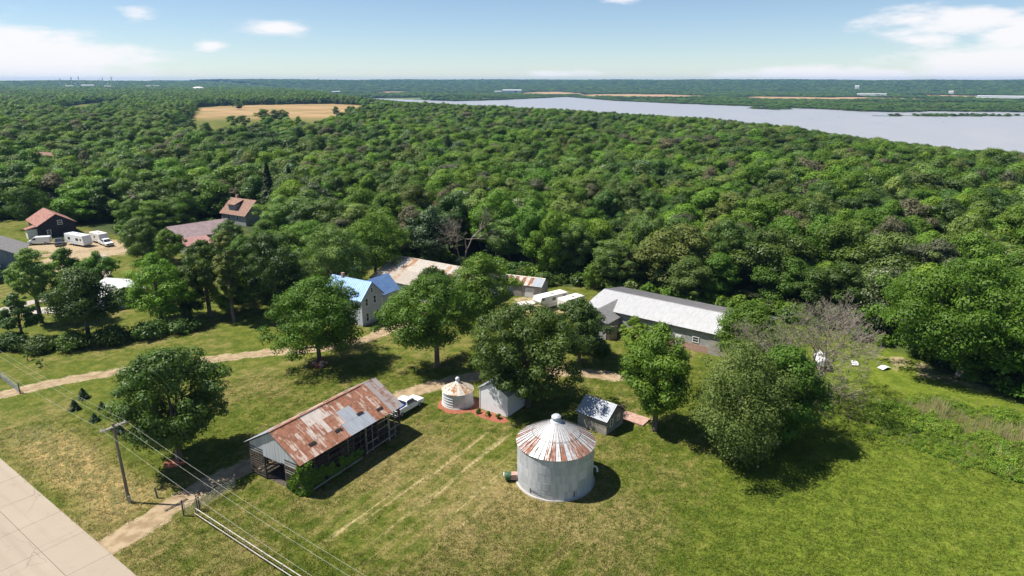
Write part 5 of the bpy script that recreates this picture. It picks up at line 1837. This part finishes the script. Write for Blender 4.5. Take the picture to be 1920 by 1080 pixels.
def put(Q, tier, hs, wscale):
    zz = hgt(Q)
    for (x, y), z, h in zip(Q, zz, hs):
        kd = kn[rng.choice(len(kn), p=kw_)]
        if (tier, kd) not in idx_of:
            kd = 'leaf_mid'
        # patches of one kind
        pv = math.sin(x * .021 + 1.3) * math.cos(y * .017) + .6 * math.sin(x * .05 - y * .043)
        if pv > .75 and kd != 'leaf_grey' and rng.random() < .6:
            kd = 'leaf_bright'
        elif pv < -.75 and rng.random() < .6:
            kd = 'leaf_dark'
        c = idx_of[(tier, kd)]
        pts.append((x, y, z - .3))
        w1 = wscale * rng.uniform(.8, 1.45)
        scl.append((w1, w1, h))
        rot.append((0, 0, rng.uniform(0, 6.28)))
        idx.append(c[int(rng.integers(0, len(c)))])


rest = np.array([i for i in range(len(Q)) if i not in one_set])
put(Q[rest], 'mid', rng.uniform(.72, 1.08, len(rest)), 1.0)
Q2 = jitter_grid(330, 1000, 9.2)
Q2 = Q2[wooded(Q2)]
put(Q2, 'mid', rng.uniform(.68, 1.1, len(Q2)) * (1 + .15 * wob(Q2, .03, 9)), 1.08)
r0 = 1000.0
while r0 < 10500:
    r1 = r0 * 1.12
    s = max(10.5, r0 * .0085)
    Q3 = jitter_grid(r0, r1, s, 50)
    Q3 = Q3[wooded(Q3)]
    lowveg = (sdist(Q3, RIVER) < 90) & (Q3[:, 1] + 1.35 * Q3[:, 0] > 2300)
    plain = (Q3[:, 1] + 1.35 * Q3[:, 0] > 2900) & (r0 < 4600)
    hs = rng.uniform(.75, 1.1, len(Q3)) * np.where(lowveg, .45, np.where(plain, .7, 1.0)) * (1 if r0 < 3500 else 1.15)
    put(Q3, 'far', hs, s / 9.0)
    r0 = r1
for (cx, cy, rx, ry) in ISLES:                      # scrub on the islands
    nq = 60
    a_, r_ = rng.uniform(0, 6.28, nq), rng.uniform(0, .85, nq) ** .5
    put(np.column_stack([cx + rx * .9 * r_ * np.cos(a_), cy + ry * .8 * r_ * np.sin(a_)]), 'far', rng.uniform(.15, .4, nq), 1.2)
# a few lone trees out in the far field
for (x, y) in [(-215, 610), (-207, 617), (-200, 612), (-222, 617), (-192, 618), (-250, 640), (-258, 636), (-262, 760), (-256, 768), (-290, 800), (-225, 880), (-210, 890), (-203, 880), (-196, 892), (-420, 1060)]:
    put(np.array([[x, y]], float), 'mid', [.8], 1.1)


def scatter(name, pts, scl, rot, idx, coll, label, cat):
    me = bpy.data.meshes.new(name)
    me.vertices.add(len(pts))
    me.vertices.foreach_set('co', np.array(pts, np.float32).ravel())
    for nm, ty, vals in (('scl', 'FLOAT_VECTOR', scl), ('rot', 'FLOAT_VECTOR', rot), ('idx', 'INT', idx)):
        a = me.attributes.new(nm, ty, 'POINT')
        a.data.foreach_set('vector' if ty == 'FLOAT_VECTOR' else 'value', np.array(vals, np.float32 if ty != 'INT' else np.int32).ravel())
    o = link(name, me)
    tag(o, label, cat, kind='stuff')
    ng = bpy.data.node_groups.new(name + '_nodes', 'GeometryNodeTree')
    ng.interface.new_socket('Geometry', in_out='INPUT', socket_type='NodeSocketGeometry')
    ng.interface.new_socket('Geometry', in_out='OUTPUT', socket_type='NodeSocketGeometry')
    N_ = ng.nodes
    gi, go = N_.new('NodeGroupInput'), N_.new('NodeGroupOutput')
    ci = N_.new('GeometryNodeCollectionInfo')
    ci.inputs['Collection'].default_value = coll
    ci.inputs['Separate Children'].default_value = True
    ci.inputs['Reset Children'].default_value = True
    ip = N_.new('GeometryNodeInstanceOnPoints')
    ip.inputs['Pick Instance'].default_value = True

    def na(nm, ty):
        q = N_.new('GeometryNodeInputNamedAttribute')
        q.data_type = ty
        q.inputs['Name'].default_value = nm
        return q.outputs['Attribute']
    L_ = ng.links
    L_.new(gi.outputs[0], ip.inputs['Points'])
    L_.new(ci.outputs[0], ip.inputs['Instance'])
    L_.new(na('idx', 'INT'), ip.inputs['Instance Index'])
    L_.new(na('scl', 'FLOAT_VECTOR'), ip.inputs['Scale'])
    L_.new(na('rot', 'FLOAT_VECTOR'), ip.inputs['Rotation'])
    L_.new(ip.outputs[0], go.inputs[0])
    md = o.modifiers.new('scatter', 'NODES')
    md.node_group = ng
    return o


scatter('forest', pts, scl, rot, idx, src, 'unbroken green woodland running from the farm to the river and hills', 'woodland')
print('forest instances', len(pts))

# ------------------------------------------------------------------ weeds on the river side of the lawn, dry ditch grass, lawn tufts


def tuft_mesh(name, n, h, spread, wd, seed, lean=.5):
    rg = np.random.default_rng(seed)
    V, Fq, lv = [], [], []
    for k in range(n):
        p = rg.normal(0, spread, 2)
        d = rg.normal(0, lean, 2) * h
        a = rg.uniform(0, np.pi)
        w2 = wd * rg.uniform(.6, 1.4) / 2
        hh = h * rg.uniform(.55, 1.15)
        ox, oy = math.cos(a) * w2, math.sin(a) * w2
        i = len(V)
        V += [(p[0] - ox, p[1] - oy, -.02), (p[0] + ox, p[1] + oy, -.02), (p[0] + d[0] + ox * .2, p[1] + d[1] + oy * .2, hh), (p[0] + d[0] - ox * .2, p[1] + d[1] - oy * .2, hh)]
        Fq.append((i, i + 1, i + 2, i + 3))
    me = np_mesh(name, np.array(V), np.array(Fq))
    for k, vals in (('tint', rg.uniform(0, 1, n)), ('leaf', rg.uniform(0, 1, n))):
        a = me.attributes.new(k, 'FLOAT', 'FACE')
        a.data.foreach_set('value', vals.astype(np.float32))
    return me


def coll_of(name, items):
    c = bpy.data.collections.new(name)
    for k, (me, mt) in enumerate(items):
        o = bpy.data.objects.new('%s_%02d' % (name, k), me)
        if not me.materials:
            me.materials.append(mt)
        o.material_slots[0].link = 'OBJECT'
        o.material_slots[0].material = mt
        c.objects.link(o)
    return c


WEEDS = np.array([(49, 88), (58, 86), (66, 83), (74, 77), (84, 68), (92, 58), (70, 56), (56, 62), (46, 71), (44, 79)], float)
wc = coll_of('weed_source', [(crown_mesh('weedclump', .7, 1.0, .02, 190, .13, 400 + k, 14, 'dome', lump_r=.4, loose=.6)[0], M['weed']) for k in range(3)] + [(tuft_mesh('strawtuft', 26, 1.3, .3, .05, 410, .18), M['straw'])])
Qw = np.stack([rng.uniform(38, 96, 30000), rng.uniform(52, 96, 30000)], 1)
dw = sdist(Qw, WEEDS) + 1.6 * wob(Qw, .35, 3)
keep = (dw < 0) & (rng.uniform(0, 1, len(Qw)) < np.where(dw < -2, .62, .3))
Qw = Qw[keep]
streakw = np.exp(-((Qw[:, 1] - (97 - .42 * Qw[:, 0] - 0) - 14.5 + 0 * wob(Qw, .3, 1)) / 2.0) ** 2)
ln_ = (Qw[:, 0] - 60) * .62 + (Qw[:, 1] - 77) * .78
dryw = (np.abs(ln_ + 1.4 * wob(Qw, .3, 2)) < 3.0) & (Qw[:, 0] > 54) & (rng.uniform(0, 1, len(Qw)) < .8) | (rng.uniform(0, 1, len(Qw)) < .06)
hsw = rng.uniform(.25, 1.15, len(Qw)) * (.7 + .5 * (wob(Qw, .25, 7) > 0)) * np.clip((-dw[keep]) / 3, .35, 1)
scatter('weeds', np.column_stack([Qw, np.zeros(len(Qw))]), np.column_stack([hsw * .8, hsw * .8, hsw * .95]), np.column_stack([np.zeros((len(Qw), 2)), rng.uniform(0, 6.28, len(Qw))]),
        np.where(dryw, 3, rng.integers(0, 3, len(Qw))), wc, 'rank bright green weeds with a band of dry straw at the lawn edge', 'weeds')

# brush along the foot of the wood
bc_ = coll_of('brush_source', [(crown_mesh('brushclump', 1.7, 2.4, .05, 420, .34, 420 + k, 24, 'dome', lump_r=.36)[0], M[m_]) for k, m_ in enumerate(['leaf_mid', 'leaf_dark', 'leaf_bright', 'leaf_olive'])])
Qb = np.stack([rng.uniform(-175, 95, 30000), rng.uniform(60, 225, 30000)], 1)
db = sdist(Qb, CLEAR)
kb_ = (db > .8) & (db < 9) & (rng.uniform(0, 1, len(Qb)) < .55)
for (cx, cy, r) in KEEP:
    kb_ &= np.hypot(Qb[:, 0] - cx, Qb[:, 1] - cy) > r
Qb = Qb[kb_]
hb_ = rng.uniform(.5, 1.25, len(Qb))
scatter('undergrowth', np.column_stack([Qb, hgt(Qb)]), np.column_stack([hb_, hb_, hb_]), np.column_stack([np.zeros((len(Qb), 2)), rng.uniform(0, 6.28, len(Qb))]), rng.integers(0, 4, len(Qb)), bc_, 'leafy undergrowth along the foot of the wood', 'undergrowth')

M['blade'] = leafmat('blade', (0.070, 0.095, 0.010), (0.135, 0.155, 0.022), trans=.35)
M['blade_dry'] = leafmat('blade_dry', (0.18, 0.135, 0.05), (0.30, 0.235, 0.11), trans=.3)
M['blade_lush'] = leafmat('blade_lush', (0.085, 0.126, 0.010), (0.158, 0.200, 0.022), trans=.3)
gc = coll_of('grass_source', [(tuft_mesh('tuft', 10, .13, .13, .05, 430 + k, .8), M[m_]) for k, m_ in enumerate(['blade', 'blade_lush', 'blade_dry'])] + [(tuft_mesh('tall', 16, .34, .16, .05, 440, .95), M['straw'])])
Qg = np.stack([rng.uniform(-66, -30, 15000), rng.uniform(46, 82, 15000)], 1)
rc_ = (Qg - ROAD_A) @ ROAD_N
al_ = (Qg - ROAD_A) @ ROAD_DIR
kg = (np.abs(rc_ + 4.6 + .6 * wob(Qg, .25, 2)) < np.abs(rng.normal(0, 1.7, len(Qg)))) & (al_ > -6) & (al_ < 22.5) & (seg_dist(Qg, DRIVE, False) > 2.6)
Qg = Qg[kg]
sg_ = rng.uniform(.4, 1.0, len(Qg))
scatter('dry_grass', np.column_stack([Qg, np.zeros(len(Qg))]), np.column_stack([sg_, sg_, sg_]), np.column_stack([np.zeros((len(Qg), 2)), rng.uniform(0, 6.28, len(Qg))]), np.full(len(Qg), 3), gc, 'strip of tall dry tan grass in the roadside ditch', 'grass')

NL = 70000
rl = 46 + 54 * rng.uniform(0, 1, NL) ** 1.3
al = np.radians(rng.uniform(-44, 44, NL))
Ql = np.stack([rl * np.sin(al), rl * np.cos(al)], 1)
on_road = ((Ql - ROAD_A) @ ROAD_N > -.25 + .35 * rng.random(NL)) & ((Ql - ROAD_A) @ ROAD_N < 7.8)
kl = ~on_road & (seg_dist(Ql, DRIVE, False) > 1.35 + .5 * rng.random(NL)) & (seg_dist(Ql, LANE, False) > .9 + .4 * rng.random(NL)) & (sdist(Ql, CLEAR) < 0)
kl &= (np.hypot(Ql[:, 0] - 4.8, Ql[:, 1] - 65.1) > 4.5) & (np.hypot(Ql[:, 0] + 7.2, Ql[:, 1] - 83.3) > 3.0)
lc = np.stack([(Ql[:, 0] + 21.75) * ux[0] + (Ql[:, 1] - 70.75) * ux[1], (Ql[:, 0] + 21.75) * uy[0] + (Ql[:, 1] - 70.75) * uy[1]], 1)
kl &= ~((np.abs(lc[:, 0]) < 8) & (np.abs(lc[:, 1]) < 4.2))
kl &= (np.hypot(Ql[:, 0] + 1.5, Ql[:, 1] - 81.7) > 4.2) & (np.hypot(Ql[:, 0] - 11.5, Ql[:, 1] - 77.5) > 3) & (np.hypot(Ql[:, 0] - 16.1, Ql[:, 1] - 78.9) > 2)
kl &= (sdist(Ql, np.array([(-20, 57), (-6, 77), (1, 74), (-1, 62), (-11, 50)], float)) > 0) | (rng.random(NL) < .35)
Ql = Ql[kl]
lush_l = Ql[:, 0] + .35 * (62 - Ql[:, 1]) > 12 + rng.normal(0, 8, len(Ql))
dry_l = (wob(Ql, .11, 1) + rng.normal(0, .5, len(Ql)) > .55) & ~lush_l
sl_ = rng.uniform(.5, 1.25, len(Ql))
scatter('lawn_grass', np.column_stack([Ql, np.zeros(len(Ql))]), np.column_stack([sl_, sl_, sl_]), np.column_stack([np.zeros((len(Ql), 2)), rng.uniform(0, 6.28, len(Ql))]), np.where(dry_l, 2, np.where(lush_l, 1, 0)), gc, 'short tufts of mown grass over the farm lawn', 'grass')

# ------------------------------------------------------------------ far side of the river: works, tanks, buildings, water tower
def at_px(px, py, r):
    """a far spot by its bearing, r metres off"""
    u = (px - 960) / 1253 / math.cos(Pc)
    a = math.atan(u * .97)
    return r * math.sin(a), r * math.cos(a)


plant = [(163, 60), (172, 42), (183, 70), (190, 46), (196, 74), (205, 38), (232, 52), (238, 66), (246, 40), (254, 72), (264, 48)]
for k, (px, h) in enumerate(plant):
    x, y = at_px(px, 150, 4700)
    o = empty('refinery_tower', (x, y, hz(x, y) + 8), 0, 'thin steel tower of the distant works on the left horizon', 'tower', 'towers of the distant works')
    b = MB()
    h *= .8
    b.lathe([(3, 0), (2.6, h * .5), (1.8, h * .52), (1.6, h), (0.1, h + 1)], 10)
    b.build('shaft', M['zinc_wall'], o)
    b = MB()
    b.box((0, 0, h * .8), (6, 6, 1.5))
    b.build('deck', M['steel_dark'], o)
for k, (px, r, L_, H_, label) in enumerate([(210, 4500, 60, 14, 'white storage shed among the towers of the distant works'), (178, 4500, 36, 10, 'small white shed at the left of the distant works'), (245, 4450, 34, 9, 'small white shed at the right of the distant works'),
                                           (325, 4600, 70, 8, 'long low white building right of the distant works'), (960, 3900, 105, 18, 'large white building on the far bank'), (935, 3950, 40, 10, 'low white annex left of the large far-bank building'),
                                           (1598, 3600, 120, 9, 'long pale building on the far plain'), (1870, 3300, 300, 9, 'very long pale building at the right edge of the far plain'), (1570, 5200, 26, 26, 'white block-like tower on the far ridge'), (1738, 4300, 22, 14, 'small white building on the far plain'),
                                           (648, 3900, 44, 10, 'small white building beyond the left end of the river')]):
    x, y = at_px(px, 160, r)
    gable('far_building', label, 'building', (x, y, hz(x, y) + 7), -math.atan2(x, y), L_, L_ * .35, H_ * .8, H_, M['trim'], M['fabrik'], over=.5, wins=[('f', L_ * .2, H_ * .4, L_ * .15, H_ * .3)])
x, y = at_px(405, 162, 3300)
dmz = empty('dome_tank', (x, y, hz(x, y) + 6), 0, 'white domed tank beyond the far fields', 'tank')
b = MB()
b.lathe([(24, 0), (24, 6), (21, 9), (13, 12), (.1, 13)], 28)
b.build('dome', M['trim'], dmz, smooth=True)
b = MB()
b.lathe([(24.6, 0), (24.6, 1.2), (24, 1.3)], 28)
b.build('foundation', M['concrete'], dmz)
for px, r, h, lab in ((907, 6900, 38, 'water tower on the far ridge above the middle of the river'), (618, 6700, 30, 'dark water tower on the ridge at the left end of the river')):
    x, y = at_px(px, 148, r)
    o = empty('water_tower', (x, y, hz(x, y)), 0, lab, 'water tower')
    b = MB()
    b.lathe([(3, 0), (2.4, h * .6)], 10)
    b.build('stem', M['zinc_wall'], o)
    b = MB()
    b.lathe([(2.4, h * .58), (9, h * .74), (10, h * .85), (7, h * .97), (.1, h)], 14)
    b.build('tank', M['zinc_wall'], o)
x, y = 330.0, 1105.0
o = empty('motor_boat', (x + 40, y + 60, -28.9), R(30), 'small dark boat out on the river', 'boat')
b = MB()
b.extrude_xz([(-3.2, .0), (2.4, .0), (3.6, 1.1), (-3.2, 1.0)], -1.2, 1.2)
b.build('hull', M['paint_dark'], o)
b = MB()
b.extrude_xz([(-1.2, 1.0), (1.0, 1.05), (.5, 2.2), (-1.2, 2.2)], -.8, .8)
b.build('cabin', M['paint_dark'], o)

# ------------------------------------------------------------------ haze
hm = bpy.data.materials.new('haze')
hm.use_nodes = True
t = NT(hm.node_tree)
pv_ = t.n('ShaderNodeVolumePrincipled', {'Color': (0.32, 0.58, 1.0, 1), 'Density': 5.6e-5, 'Anisotropy': 0.1})
pv_.inputs['Density Attribute'].default_value = ''
pv_.inputs['Blackbody Intensity'].default_value = 0
t.n('ShaderNodeOutputMaterial', {'Volume': pv_.outputs[0]})
hm.cycles.homogeneous_volume = True
b = MB()
b.box((0, 0, 30), (26000, 26000, 132))
tag(b.build('haze', hm), kind='stuff')
